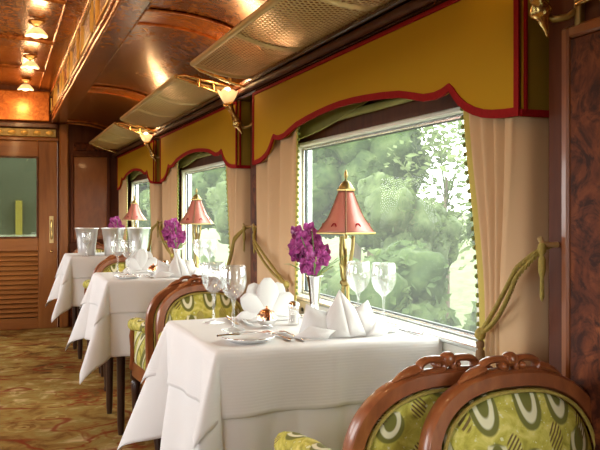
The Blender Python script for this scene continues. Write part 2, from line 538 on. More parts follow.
# opposite wall with its own windows (behind the photographer's shoulder)
m = MB()
m.box(XL - .12, XL, YN, YF + .1, 0, WZ0 - .05)
m.box(XL - .12, XL, YN, YF + .1, WZ1 + .10, 1.80)
for a, b in zip(ylim[0::2], ylim[1::2]): m.box(XL - .12, XL, a, b, WZ0 - .05, WZ1 + .10)
struct(m.build('wall_left', 'wood_wall'))
struct(MB().box(XL - .12, XW + .12, YN - .1, YN, 0, 2.4).build('wall_near', 'wood_wall'))

# roof: clerestory and two lower decks
m = MB()
NX = 14
def roof_profile():
    pts = []
    for i in range(NX + 1):
        x = lerp(XW + .02, CXB, i / NX); pts.append((x, deck_z(x)))
    pts += [(CXB, CZ_LOW), (CXR, CZ_LOW), (CXR, CZ_TOP)]
    for i in range(1, 12):
        t = i / 12; x = lerp(CXR, mirror(CXR), t); pts.append((x, CZ_TOP + .035 * math.sin(PI * t)))
    pts += [(mirror(CXR), CZ_TOP), (mirror(CXR), CZ_LOW), (mirror(CXB), CZ_LOW)]
    for i in range(NX + 1):
        x = lerp(CXB, XW + .02, i / NX); pts.append((mirror(x), deck_z(x)))
    return pts
prof = roof_profile()
top = [(x, 2.45) for x, z in (prof[-1], prof[0])]
outline = prof + [(prof[-1][0], 2.45), (prof[0][0], 2.45)]
n = len(prof)
vs = [(x, YN, z) for x, z in prof] + [(x, YF, z) for x, z in prof]
fs = [(i, i + 1, i + 1 + n, i + n) for i in range(n - 1)]
m.add(vs, fs)
m.add([(prof[0][0], YN, 2.45), (prof[-1][0], YN, 2.45), (prof[-1][0], YF, 2.45), (prof[0][0], YF, 2.45)], [(0, 1, 2, 3)])
m.add([(prof[0][0], YN, 1.70), (prof[0][0], YN, 2.45), (prof[0][0], YF, 2.45), (prof[0][0], YF, 1.70)], [(0, 1, 2, 3)])
m.add([(prof[-1][0], YN, 1.70), (prof[-1][0], YN, 2.45), (prof[-1][0], YF, 2.45), (prof[-1][0], YF, 1.70)], [(0, 1, 2, 3)])
ceil = struct(m.build('ceiling', 'wood_ceiling', smooth=35))
# ribs and bright bands on the lower deck, at each pilaster
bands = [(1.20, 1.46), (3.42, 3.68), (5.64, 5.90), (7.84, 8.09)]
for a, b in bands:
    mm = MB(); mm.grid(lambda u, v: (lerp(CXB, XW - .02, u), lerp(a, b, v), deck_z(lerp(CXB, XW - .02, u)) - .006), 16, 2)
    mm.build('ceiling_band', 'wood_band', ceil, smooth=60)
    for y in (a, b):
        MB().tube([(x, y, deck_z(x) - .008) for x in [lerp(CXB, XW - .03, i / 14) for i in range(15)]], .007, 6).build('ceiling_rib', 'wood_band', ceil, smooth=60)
# clerestory cross ribs, edge bead, fascia mouldings and inlaid panels
for y in (1.3, 2.35, 3.5, 4.65, 5.8, 6.95):
    MB().tube([(lerp(CXR - .12, mirror(CXR - .12), i / 12), y, CZ_TOP + .035 * math.sin(PI * lerp(.1, .9, i / 12)) - .006) for i in range(13)], .016, 8, sy=.7).build('ceiling_rib', 'wood_ceiling', ceil, smooth=60)
for side in (0, 1):
    X = (lambda x: x) if side == 0 else mirror
    def bead(x, z, r, mt):
        MB().tube([(X(x), YN, z), (X(x), YF, z)], r, 8).build('ceiling_bead', mt, ceil, smooth=60)
    bead(CXR - .12, CZ_TOP + .006, .007, 'wood_band')
    bead(CXR - .006, CZ_TOP - .012, .010, 'wood_band')
    bead(CXR - .004, CZ_LOW + .052, .008, 'wood_band')
    bead(CXR - .002, CZ_LOW + .006, .011, 'wood_band')
    bead(CXB, CZ_LOW + .002, .006, 'wood_ceiling')
    if side == 0:
        MB().box(CXR - .005, CXR + .01, YN, YF, CZ_LOW + .06, CZ_TOP - .022).build('fascia_board', 'wood_cornice', ceil)
        y = .35
        while y < 7.9:
            x0 = CXR - .006
            z0, z1 = CZ_LOW + .085, CZ_TOP - .045
            fr = MB(); w = .62; t = .009
            fr.box(x0 - .006, x0 + .004, y, y + w, z0, z0 + t); fr.box(x0 - .006, x0 + .004, y, y + w, z1 - t, z1)
            fr.box(x0 - .006, x0 + .004, y, y + t, z0, z1); fr.box(x0 - .006, x0 + .004, y + w - t, y + w, z0, z1)
            fr.box(x0 - .005, x0 + .004, y + .05, y + .058, z0 + .03, z1 - .03); fr.box(x0 - .005, x0 + .004, y + w - .058, y + w - .05, z0 + .03, z1 - .03)
            fr.box(x0 - .005, x0 + .004, y + .10, y + .10 + .009, z0 + .03, z1 - .03)
            fr.box(x0 - .005, x0 + .004, y + w - .11, y + w - .10, z0 + .03, z1 - .03)
            fr.build('inlay_frame', 'gold_inlay', ceil)
            y += .80

# end wall
def ex(u): return 7.59 * (u - 1) / (854 - .35 * (u - 1))
m = MB()
m.box(.515, XW + .1, YF, YF + .1, 0, 2.4)
m.box(XL - .1, mirror(.515), YF, YF + .1, 0, 2.4)
m.box(mirror(.515), .515, YF, YF + .1, 1.80, 2.4)
wall_f = struct(m.build('wall_far', 'wood_wall'))
# lit arch panel over the door, header with gilt strip
MB().bbox(mirror(CXR) + .02, CXR - .02, YF - .03, YF, CZ_LOW + .01, CZ_TOP - .01, .01).build('arch_panel', 'wood_band', wall_f)
MB().bbox(mirror(.52), .52, YF - .05, YF, 1.925, 1.975, .008).build('header_rail', 'wood_cornice', wall_f)
MB().bbox(mirror(.52), .52, YF - .04, YF, 1.80, 1.838, .008).build('header_rail', 'wood_door_cross', wall_f)
st = MB().bbox(mirror(.50), .50, YF - .022, YF, 1.842, 1.92, .004).build('gilt_strip', 'brass_dark', wall_f)
for k in range(9):
    x = .44 - k * .115
    MB().ball((x, YF - .026, 1.88), .022, 10, 6, (1.6, .35, 1)).build('gilt_leaf', 'gold_inlay', wall_f, smooth=60)
# side panels of the end wall
def wall_panel(x0, x1, z0, z1):
    MB().bbox(x0, x1, YF - .014, YF, z0, z1, .006).build('panel', 'wood_panel', wall_f)
    for (a, b, c, d) in ((x0 - .03, x0, z0 - .03, z1 + .03), (x1, x1 + .03, z0 - .03, z1 + .03), (x0, x1, z0 - .03, z0), (x0, x1, z1, z1 + .03)):
        MB().bbox(a, b, YF - .024, YF, c, d, .006).build('panel_frame', 'wood_wall', wall_f)
wall_panel(.665, .985, .85, 1.66)
wall_panel(.665, .985, .12, .72)
MB().bbox(.665, .985, YF - .02, YF, 1.72, 1.80, .008).build('carved_frieze', 'wood_burl', wall_f)
MB().bbox(.53, .615, YF - .04, YF, 0, 1.98, .01).build('end_pilaster', 'wood_door', wall_f)

# door with glazed upper half and louvred lower half
dx0, dx1 = mirror(.51), .51
door = bpy.data.objects.new('door_1', None); COL.objects.link(door); door.location = (XC, YF, 0); struct(door)
def dp(mb, name, mat, **k):
    mb.v = [(x - XC, y - YF, z) for x, y, z in mb.v]
    return mb.build(name, mat, door, **k)
dp(MB().bbox(dx0 + .155, dx0, YF - .05, YF, 0, 1.80) if False else MB().bbox(.335, .508, YF - .03, YF + .02, .0, 1.80, .006), 'stile', 'wood_door')
dp(MB().bbox(mirror(.508), mirror(.335), YF - .03, YF + .02, .0, 1.80, .006), 'stile', 'wood_door')
dp(MB().bbox(mirror(.335), .335, YF - .03, YF + .02, 1.648, 1.80, .006), 'top_rail', 'wood_door_cross')
dp(MB().bbox(mirror(.335), .335, YF - .03, YF + .02, .745, .872, .006), 'lock_rail', 'wood_door_cross')
dp(MB().bbox(mirror(.335), .335, YF - .03, YF + .02, .0, .105, .006), 'bottom_rail', 'wood_door_cross')
dp(MB().box(mirror(.335), .335, YF - .004, YF, .872, 1.648), 'glass_pane', 'door_glass')
dp(MB().box(mirror(.335), .335, YF + .010, YF + .016, .105, .745), 'louver_back', 'wood_wall')
fr = MB()
for a, b, c, d in ((.318, .337, .87, 1.65), (mirror(.337), mirror(.318), .87, 1.65), (mirror(.318), .318, .87, .885), (mirror(.318), .318, 1.633, 1.65)):
    fr.bbox(a, b, YF - .036, YF - .006, c, d, .004)
dp(fr, 'glazing_bead', 'wood_cornice')
nsl = 14
for k in range(nsl):
    z = .118 + k * (.745 - .118) / nsl
    pts = [(YF - .030, z), (YF - .024, z - .004), (YF + .004, z + .034), (YF - .002, z + .040)]
    dp(MB().prism(pts, 'x', mirror(.333), .333), 'louver_slat', 'wood_door_cross')
h = dp(MB().tube([(.455, YF - .03, .86), (.455, YF - .06, .87), (.455, YF - .06, 1.03), (.455, YF - .03, 1.04)], .010, 8), 'handle', 'brass', smooth=50)
dp(MB().bbox(.435, .475, YF - .035, YF - .029, .82, 1.08, .003), 'handle_plate', 'brass_dull')
dp(MB().ball((.455, YF - .035, .74), .016, 10, 6), 'keyhole_cover', 'brass', smooth=60)
# what is behind the door glass: the next vestibule, with two pale pieces standing in for light
struct(MB().box(-1.2, 1.1, YF + 1.6, YF + 1.65, -.05, 2.4).build('wall_vestibule', 'vestibule_paint'))
struct(MB().box(.155, .225, YF + 1.50, YF + 1.6, 0, 1.25).build('trim_7', 'curtain_lining'))  # added pale strip, its colour imitates the brightness seen through the glass
struct(MB().box(-1.2, 1.1, YF + 1.42, YF + 1.6, .70, .86).build('trim_8', 'white_metal'))  # added pale bar, imitates by colour the light low in the door glass
struct(MB().box(-1.2, 1.1, YF + .1, YF + 1.65, -.08, -.0).build('floor_vestibule', 'carpet'))

# cornice, pilasters
m = MB().bbox(1.055, XW, YN, YF, 1.652, 1.700, .008)
cor = struct(m.build('trim_1', 'wood_cornice'))
MB().bbox(1.035, XW, YN, YF, 1.700, 1.722, .006).build('cornice_fillet', 'wood_cornice', cor)
MB().tube([(1.040, YN, 1.676), (1.040, YF, 1.676)], .014, 10).build('cornice_bead', 'wood_wall', cor, smooth=60)
for k, (a, b) in enumerate(((1.215, 1.445), (3.435, 3.665), (5.655, 5.885), (7.87, 8.09))):
    p = struct(MB().bbox(1.115, XW, a, b, 0, 1.652, .006).build('trim_%d' % (k + 2), 'wood_wall'))
    if k == 0:
        MB().bbox(1.104, 1.116, a + .01, a + .145, .12, 1.48, .005).build('burl_panel', 'wood_burl', p)
        for (c, d, e, f) in ((a + .145, a + .168, .10, 1.505), (a, a + .145, 1.48, 1.505)):
            MB().bbox(1.100, 1.116, c, d, e, f, .005).build('panel_moulding', 'wood_panel', p)
    else:
        MB().bbox(1.108, 1.116, a + .05, b - .05, .12, 1.30, .004).build('burl_panel', 'wood_burl', p)
m = MB().bbox(1.09, XW, YN, YF, .0, .09, .01)
struct(m.build('baseboard_right', 'wood_cornice'))
struct(MB().bbox(XL, XL + .05, YN, YF, .0, .09, .01).build('baseboard_left', 'wood_cornice'))

# windows
for k, c in enumerate(WC):
    w = bpy.data.objects.new('window_%d' % (k + 1), None); COL.objects.link(w); w.location = (XW, c, WZ0); struct(w)
    def wp(mb, name, mat, **kw):
        mb.v = [(x - XW, y - c, z - WZ0) for x, y, z in mb.v]; return mb.build(name, mat, w, **kw)
    def ring(x0, x1, h0, z0, z1, wid, widz=None):
        widz = widz or wid
        r = MB()
        r.bbox(x0, x1, c - h0, c - h0 + wid, z0, z1, .004); r.bbox(x0, x1, c + h0 - wid, c + h0, z0, z1, .004)
        r.bbox(x0, x1, c - h0 + wid, c + h0 - wid, z0, z0 + widz, .004); r.bbox(x0, x1, c - h0 + wid, c + h0 - wid, z1 - widz, z1, .004)
        return r
    wp(ring(1.135, 1.20, WH + .045, WZ0 - .030, WZ1 + .028, .030, .016), 'frame', 'white_metal')
    wp(ring(1.155, 1.185, WH + .016, WZ0 - .014, WZ1 + .013, .012), 'inner_frame', 'chrome')
    wp(ring(1.162, 1.176, WH + .006, WZ0 - .004, WZ1 + .004, .006), 'gasket', 'gasket')
    wp(MB().box(1.168, 1.172, c - WH, c + WH, WZ0, WZ1), 'pane', 'window_glass')
    wp(MB().bbox(1.118, XW, c - WH - .12, c + WH + .12, .690, WZ0 - .028, .004), 'sill_panel', 'white_metal')
    wp(MB().bbox(1.108, 1.165, c - WH - .06, c + WH + .06, WZ0 - .030, WZ0 - .016, .004), 'sill', 'chrome')
    for yy in (-.55, .55):
        wp(MB().lathe([(.0, 0), (.007, 0), (.007, .004), (.004, .006), (0, .006)], 12).__class__().tube([(1.119, c + yy, .735), (1.112, c + yy, .735)], .008, 12), 'sill_screw', 'gasket', smooth=40)
    portal('window_portal', (XW + .125, c, (WZ0 + WZ1) / 2), (0, PI / 2, 0), WZ1 - WZ0, 2 * WH)
    portal('window_portal', (XL - .125, c, (WZ0 + WZ1) / 2 + .02), (0, -PI / 2, 0), WZ1 - WZ0 + .15, 2 * WH + .05)

# ------------------------------------------------------------------ valances and curtains
VT = [(0, 1.472), (.10, 1.470), (.20, 1.465), (.31, 1.457), (.42, 1.446), (.50, 1.430), (.56, 1.417), (.62, 1.414), (.66, 1.418), (.69, 1.426),
      (.70, 1.417), (.715, 1.402), (.735, 1.386), (.765, 1.368), (.80, 1.354), (.84, 1.343), (.88, 1.337), (.93, 1.333), (.98, 1.332)]
BAY = ['front window', 'middle window', 'window beside the far end wall']
for k, c in enumerate(VC[1:]):
    t = thing('valance', ['gold fabric valance with dark red braid over the large front window', 'gold valance with red braid over the middle window',
              'small-looking gold valance with red braid over the window at the far end wall'][k], 'valance', (1.0545, c, 1.65), 0, 'gold window valances')
    ys = sorted({-s for s, _ in VT} | {s for s, _ in VT})
    pts = [(y, interp(VT, abs(y)) - 1.65) for y in ys]
    out = pts + [(.98, .0), (-.98, .0)]
    MB().prism(out, 'x', 0, .010).build('front_panel', 'valance_gold', t)
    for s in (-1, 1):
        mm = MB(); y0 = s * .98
        mm.box(.010, .094, min(y0, y0 - s * .008), max(y0, y0 - s * .008), 1.332 - 1.65, 0); mm.build('return_panel', 'valance_gold_shaded', t)
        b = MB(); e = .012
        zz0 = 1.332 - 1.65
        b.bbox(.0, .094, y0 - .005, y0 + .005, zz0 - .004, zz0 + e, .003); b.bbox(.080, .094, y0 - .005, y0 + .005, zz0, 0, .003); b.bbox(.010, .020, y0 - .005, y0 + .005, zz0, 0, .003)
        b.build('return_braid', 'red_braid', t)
    # braid ribbon along the lower edge, ends and top
    wv = .017
    b = MB()
    edge = [(-.98, .0)] + pts + [(.98, .0)]
    n = len(edge)
    inner = []
    for i, (y, z) in enumerate(edge):
        a = edge[max(0, i - 1)]; d = edge[min(n - 1, i + 1)]
        tx, tz = d[0] - a[0], d[1] - a[1]; L = math.hypot(tx, tz) or 1
        nx, nz = -tz / L, tx / L
        if i == 0: inner.append((y + wv, z)); continue
        if i == n - 1: inner.append((y - wv, z)); continue
        if i == 1: inner.append((y + wv, z + wv)); continue
        if i == n - 2: inner.append((y - wv, z + wv)); continue
        inner.append((y + nx * wv, z + nz * wv))
    vs = []
    for (p, q) in zip(edge, inner):
        vs += [(-.004, p[0], p[1] - .003), (-.004, q[0], q[1]), (.002, q[0], q[1]), (.004, p[0], p[1] - .003)]
    fs = []
    for i in range(n - 1):
        for j in range(4): fs.append((i * 4 + j, i * 4 + (j + 1) % 4, (i + 1) * 4 + (j + 1) % 4, (i + 1) * 4 + j))
    b.add(vs, fs); b.build('braid', 'red_braid', t)
    MB().bbox(-.005, .003, -.98, .98, -.012, .001, .002).build('top_braid', 'red_braid', t)
    # olive blind gathered up behind the valance
    bl = thing('window_blind', ['olive blind drawn up behind the valance of the large front window', 'olive blind drawn up behind the middle valance',
               'olive blind drawn up behind the valance at the end wall'][k], 'blind', (1.128, c, 1.40), 0, 'olive window blinds')
    MB().prism([(.60, .0)] + [(.60 - .75 * i / 10, .012 + .085 * (i / 10) ** 1.6) for i in range(11)] + [(-.15, .12), (.60, .12)], 'x', -.012, -.002).build('fabric', 'olive_blind', bl)
    MB().tube([(.004, -.62, .06), (.004, .62, .06)], .014, 10).build('roller', 'olive_blind', bl, smooth=50)

def curtain(k, s):
    """s=-1: the curtain at the lower-y end of bay k; +1: the far end"""
    c = VC[k + 1]
    wn = ['large front window', 'middle window', 'last window'][k]
    lab = 'beige curtain with %s edge hanging at the %s side of the %s' % ('yellow' if s < 0 else 'green beaded', 'near' if s < 0 else 'far', wn)
    o = thing('curtain', lab, 'curtain', (XW - .004, c + s * .965, .50), 0, 'beige window curtains')
    H = 1.455 - .50
    if s < 0: W_top, W_mid, W_bot = .205, .130, .140
    else: W_top, W_mid, W_bot = .515, .50, .48
    zt = .36
    def width(z):
        if z < zt: return lerp(W_bot, W_mid, (z / zt))
        t = (z - zt) / (H - zt); t = t * t * (3 - 2 * t)
        return lerp(W_mid, W_top, t)
    depth = .082
    npl = 3
    swing = .070 if s < 0 else .02
    def fn(u, v):
        z = v * H
        w = width(z); us = .45 if s < 0 else .2
        sw = swing * (.55 + .45 * math.exp(-((z - zt) / .30) ** 2))
        if u < us:
            f = u / us
            x = -depth * math.sin(f * PI / 2) ** .8; y = sw * (1 - math.cos(f * PI / 2) ** .9) + .006 * math.sin(f * 9 + z * 3) * f
        else:
            f = (u - us) / (1 - us)
            gather = 1.0 - .3 * math.exp(-((z - zt) / .12) ** 2)
            ph = f * npl * 2 * PI + .6 * math.sin(z * 3 + k) * f
            amp = (.010 if s < 0 else .015) * gather * min(1, f * 5)
            x = -depth + amp * (1 - math.cos(ph)) * (.8 + .4 * math.sin(4.3 * f + k)); y = lerp(sw, w, f + .03 * math.sin(ph + 1) * f * (1 - f))
        return (x, -s * y, z)
    mm = MB(); mm.grid(fn, 72, 22); mm.build('drape', 'curtain_beige', o, smooth=180, solid=.003)
    # contrasting border on the window edge and its bead fringe
    bw = .034 if s < 0 else .014
    def fb(u, v):
        z = v * H; w = width(z)
        return (-depth + .004 - .003 * math.sin(PI * u), -s * (w - .004 + u * bw), z)
    mm = MB(); mm.grid(fb, 5, 22); mm.build('border', 'curtain_lining', o, smooth=180, solid=.003)
    beads = MB(); nb = 42
    for i in range(nb):
        z = H * (i + .5) / nb
        if z < .30: continue
        beads.ball((-depth + .004, -s * (width(z) + bw + .003), z), .0062, 6, 4)
    beads.build('bead_fringe', 'green_bead', o, smooth=60, stuff=True)
    # rope tie-back
    tb = thing('curtain_tieback', 'twisted gold rope tie-back with tassel on the %s curtain of the %s' % ('near' if s < 0 else 'far', wn), 'tie-back', (1.105, c + s * 1.03, 1.05), 0, 'rope tie-backs')
    p0 = Vector((.0, 0, 0)); w_t = width(.838 - .50)
    p1 = Vector((-.055, -s * (w_t + .045), -.212))
    for j, dz in enumerate((0, -.03)):
        pth = []
        N_ = 34
        for i in range(N_ + 1):
            t = i / N_
            p = p0.lerp(p1, t); p.x = -.064 * min(1, t / .22) ** .6 - .004; p.z += dz * math.sin(PI * t) - .008 * math.sin(PI * t)
            pth.append(p)
        rope = MB()
        for ph in (0, 2.1, 4.2):
            sp = []
            for i in range(len(pth) * 3 - 2):
                a = pth[i // 3].lerp(pth[min(len(pth) - 1, i // 3 + 1)], (i % 3) / 3)
                an = ph + i * .9
                sp.append(a + Vector((math.cos(an), 0, math.sin(an))) * .0034)
            rope.tube(sp, .0032, 5)
        rope.build('rope', 'braid_gold', tb, smooth=60)
    MB().ball(p1 + Vector((-.013, 0, 0)), .013, 10, 7, (1, 1, 1.2)).build('knot', 'braid_gold', tb, smooth=60)
    q = p1 + Vector((-.013, 0, -.012))
    MB().lathe([(.003, 0), (.009, -.006), (.010, -.016), (.006, -.022), (.010, -.028), (.012, -.05), (.0, -.052)], 12, q).build('tassel', 'braid_brown', tb, smooth=60)
    MB().tube([(.012, 0, .0), (-.012, 0, .0), (-.03, 0, .004), (-.036, 0, .016)], .006, 8).build('hook', 'brass_dull', tb, smooth=60)
    MB().lathe([(.003, .02), (.009, .008), (.009, -.004), (.004, -.012), (.008, -.02), (.008, -.045), (.004, -.06), (.005, -.10), (0, -.112)], 12, (-.03, 0, -.01)).build('hook_tassel', 'braid_gold', tb, smooth=60)
for k in range(3):
    for s in (-1, 1): curtain(k, s)

# ------------------------------------------------------------------ luggage racks
def rack(y0, y1, label):
    t = thing('luggage_rack', label, 'luggage rack', (XW, y0, 1.722), 0, 'brass luggage racks')
    L = y1 - y0
    A = Vector((.785 - XW, 0, 1.768 - 1.722)); B = Vector((1.070 - XW, 0, .004))
    def P(u, y): # u 0 rail .. 1 wall; sagging net
        p = A.lerp(B, u); return Vector((p.x, y, p.z - .018 * math.sin(PI * u)))
    MB().tube([(A.x, 0, A.z), (A.x, L, A.z)], .013, 10).build('front_rail', 'brass_dull', t, smooth=60)
    MB().tube([(B.x, 0, B.z), (B.x, L, B.z)], .008, 8).build('wall_rail', 'brass_dull', t, smooth=60)
    nb = max(2, round(L / .62))
    for i in range(nb + 1):
        y = L * i / nb
        MB().tube([P(j / 8, min(max(y, .008), L - .008)) for j in range(9)], .010, 8, sy=1.6).build('cross_bar', 'brass_dull', t, smooth=60)
    net = MB(); sp = .026; wdt = (A - B).length
    nlines = int((L + wdt) / sp)
    for d in (1, -1):
        for i in range(nlines):
            yb = -wdt + i * sp if d == 1 else i * sp
            seg = []
            for j in range(9):
                u = j / 8; y = yb + d * u * wdt
                if 0 <= y <= L: seg.append(P(u, y))
            if len(seg) > 1: net.tube(seg, .0032, 4, caps=False, sx=.5)
    net.build('net', 'brass_dull', t, stuff=True)
    for y in (.0, L):
        e = MB()
        yy = y - .03 if y == 0 else y + .03
        e.tube([(A.x, y, A.z), (A.x + .03, yy, A.z + .002), (lerp(A.x, B.x, .6), yy, lerp(A.z, B.z, .6) + .004), (B.x + .03, yy, B.z - .01)], .008, 8)
        e.tube([(A.x, y, A.z - .004), (A.x + .04, yy, A.z - .022), (lerp(A.x, B.x, .6), yy, lerp(A.z, B.z, .6) - .038), (B.x + .03, yy, B.z - .062)], .007, 8)
        e.tube([(lerp(A.x, B.x, .36), yy, lerp(A.z, B.z, .36) + .004), (lerp(A.x, B.x, .36), yy, lerp(A.z, B.z, .36) - .03)], .010, 8)
        e.tube([(lerp(A.x, B.x, .62), yy, lerp(A.z, B.z, .62) + .004), (lerp(A.x, B.x, .62), yy, lerp(A.z, B.z, .62) - .04)], .008, 8)
        e.build('bracket', 'brass', t, smooth=60)
    return t
rack(1.50, 3.44, 'brass luggage rack with woven wire net above the large front window')
rack(3.79, 5.64, 'brass wire luggage rack above the middle window, between two sconces')
rack(5.98, 7.72, 'brass wire luggage rack above the window at the end wall')

# ------------------------------------------------------------------ wall sconces
def petal_shade(mb, c, r0, r1, h, n=7, flip=1, steps=8):
    """scalloped tulip cup"""
    nn = n * 6
    def fn(u, v):
        a = 2 * PI * u
        sc_ = abs(math.sin(a * n / 2))
        r = lerp(r0, r1, v ** .7) * (1 + .10 * v * sc_)
        z = h * v * (1 - .18 * v * (1 - sc_)) + .10 * h * v * v
        return (c[0] + r * math.cos(a), c[1] + r * math.sin(a), c[2] + flip * z)
    mb.grid(fn, nn, steps, closed_u=True); return mb
def sconce():
    t = thing('wall_sconce', '', 'sconce', (XW - .035, 0, 1.50), 0, 'brass wall sconces')
    # root on the pilaster face; local x negative = into the room
    MB().lathe([(0, -.05), (.010, -.045), (.012, 0), (.010, .045), (0, .05)], 14, (-.004, 0, .04)).build('back_plate', 'brass_antique', t, smooth=60)
    MB().tube([(-.002, 0, .04), (-.025, .01, .02), (-.045, .03, .018), (-.055, .045, .03)], .0075, 8).build('arm', 'brass_antique', t, smooth=60)
    sc_ = [(-.014 + .022 * math.cos(a * .35), -.10 + .022 * math.sin(a * .35), .04) for a in range(0, 19)]
    MB().tube([(-.012, 0, .045), (-.02, -.05, .045), (-.014, -.075, .042)] + [(-.014, -.10 + .024 * math.cos(a), .042 + .024 * math.sin(a) * -1 + 0) for a in [i * .5 for i in range(12)]], .006, 8).build('scroll', 'brass', t, smooth=60)
    p0 = Vector((-.052, .045, -.005)); p1 = Vector((-.130, .005, .125))
    d = (p1 - p0)
    MB().tube([p0 + d * f for f in (-.08, -.05, 0, .05, .12, .20, .24, .30, .36, .42, .46, .52, .65, .8, .9, .95, 1.0)], [.001, .004, .004, .006, .010, .014, .020, .024, .020, .014, .017, .013, .012, .015, .020, .016, .020], 16).build('stem', 'brass', t, smooth=180)
    MB().tube([p0 + d * .93, p0 + d * .98, p0 + d * 1.04], [.020, .027, .02], 14).build('gallery', 'brass', t, smooth=60)
    sh = MB(); petal_shade(sh, p1 + Vector((0, 0, 0)), .016, .044, .052, 7)
    sh.build('shade', 'frosted_shade', t, smooth=180, solid=.002)
    MB().ball(p1 + Vector((-.003, 0, .050)), .019, 12, 8, (1, 1, 1.25)).build('bulb', 'bulb_glow', t, smooth=180)
    return t
s0 = sconce()
SL = ['brass tulip sconce on the pilaster beside the near end of the large front window', 'frosted flower sconce with lit bulb between the front and middle windows',
      'small-looking flower sconce with lit bulb between the middle and last windows']
for k, y in enumerate((1.335, 3.585, 5.805)):
    o = s0 if k == 0 else dup(s0, (0, 0, 0))
    o.location = (XW - .035, y, 1.50); o['label'] = SL[k]
    lamp_light('sconce_light', (XW - .035 - .15, y - .01, 1.50 + .215), SCONCE_W, .03)

# ------------------------------------------------------------------ clerestory lamps
def ceiling_lamp():
    t = thing('ceiling_lamp', '', 'ceiling lamp', (0, 0, 2.30), 0, 'flower shaped ceiling lamps')
    MB().lathe([(0, 0.01), (.05, .008), (.054, -.002), (.035, -.014), (.018, -.024), (0, -.026)], 18).build('rose', 'brass', t, smooth=50)
    MB().tube([(0, 0, -.02), (0, 0, -.045)], .010, 10).build('stem', 'brass', t, smooth=60)
    sh = MB(); petal_shade(sh, (0, 0, -.036), .020, .066, .048, 6, flip=-1); sh.build('shade', 'frosted_shade', t, smooth=180, solid=.002)
    MB().ball((0, 0, -.072), .024, 12, 8).build('bulb', 'bulb_glow', t, smooth=180)
    return t
c0 = ceiling_lamp()
CL = ['lit flower shaped ceiling lamp, first of the row along the raised ceiling', 'lit flower shaped ceiling lamp, second of the row along the raised ceiling',
      'lit flower shaped ceiling lamp closest to the louvred end door']
cnt = 0
for k, y in enumerate((5.23, 6.40, 7.56)):
    o = c0 if k == 0 else dup(c0, (0, 0, 0))
    o.location = (.206, y, 2.30); o['label'] = CL[k]
for y in (5.23, 6.40, 7.56):
    lamp_light('ceiling_lamp_light', (.206, y, 2.175), CEIL_W, .04)
for y in (.6, 1.75, 2.9, 4.06):
    o = dup(c0, (.206, y, 2.30), 0, 'lit flower shaped ceiling lamp over the near part of the aisle'); o['group'] = 'flower shaped ceiling lamps over the near tables'
    lamp_light('ceiling_lamp_light', (.206, y, 2.175), CEIL_W, .04)
for y in (.6, 1.75, 2.9, 4.06, 5.23, 6.40, 7.56):
    o = dup(c0, (mirror(.206), y, 2.30), 0, 'lit flower shaped ceiling lamp on the other side of the raised ceiling'); o['group'] = 'flower shaped ceiling lamps of the second row'
    lamp_light('ceiling_lamp_light', (mirror(.206), y, 2.175), CEIL_W, .04)

# ------------------------------------------------------------------ tables and cloths
def table(y, label):
    t = thing('dining_table', label, 'table', (TX, y, 0), 0, 'dining tables')
    MB().bbox(-THX, THX, -THY, THY, TZ - .028, TZ, .004).build('tabletop', 'wood_dark', t)
    for sx in (-1, 1):
        for sy in (-1, 1):
            x, yy = sx * (THX - .06), sy * (THY - .06)
            MB().lathe([(.014, 0), (.018, .05), (.022, .4), (.028, .62), (.028, TZ - .03)], 10, (x, yy, 0)).build('leg', 'wood_dark', t, smooth=50)
    for sy in (-1, 1): MB().bbox(-THX + .05, THX - .05, sy * (THY - .06) - .01, sy * (THY - .06) + .01, TZ - .11, TZ - .028, .003).build('apron', 'wood_dark', t)
    return t

def drape(drops, flare, z0, seed, res=84, lift=0.0):
    """square cloth laid over the board; drops=(left,right,near,far). Folds stand out at the corners."""
    rnd = random.Random(seed)
    dl, dr, dn, df = drops
    ph = [rnd.uniform(0, 6.28) for _ in range(8)]
    EX, EY = THX + .004 + lift, THY + .004 + lift
    def fn(u, v):
        px = lerp(-EX - dl, EX + dr, u); py = lerp(-EY - dn, EY + df, v)
        ox = max(0, abs(px) - EX); oy = max(0, abs(py) - EY)
        bx = max(-EX, min(EX, px)); by = max(-EY, min(EY, py))
        sx = 1 if px > 0 else -1; sy = 1 if py > 0 else -1
        if ox == 0 and oy == 0: return (bx, by, z0 + .0012 * math.sin(bx * 17 + ph[0]) * math.sin(by * 14 + ph[1]))
        r = math.hypot(ox, oy); t = math.atan2(oy, ox)
        dx = dr if sx > 0 else dl; dy = df if sy > 0 else dn
        R = .010
        hr = R * (1 - math.exp(-r / R))
        drop = max(0, r - hr * .6)
        bump = math.sin(2 * t) ** 1.8 if 0 < t < PI / 2 else 0
        fl = flare * (1 if sx < 0 else .12)
        rho = hr + drop * fl * bump
        z = -drop * math.sqrt(max(.2, 1 - (fl * bump) ** 2))
        # gentle waves on the hanging sides
        wv = 0
        if sx < 0 or oy > 0:
            q = by if ox > oy else bx
            wv = drop * .085 * (.6 + math.sin(q * 15 + ph[2 if sx < 0 else 3] + drop * 2)) * (1 - bump)
            wv += drop * .045 * math.sin(q * 33 + ph[4]) * (1 - bump)
        if sx > 0 and ox > 0: wv = 0; rho = min(rho, .012)
        rho = max(rho + wv, .004)
        tt = t
        return (bx + sx * math.cos(tt) * rho, by + sy * math.sin(tt) * rho, z0 + z)
    mm = MB(); mm.grid(fn, res, res)
    return mm
TN = ['large front table', 'middle table', 'table by the end wall']
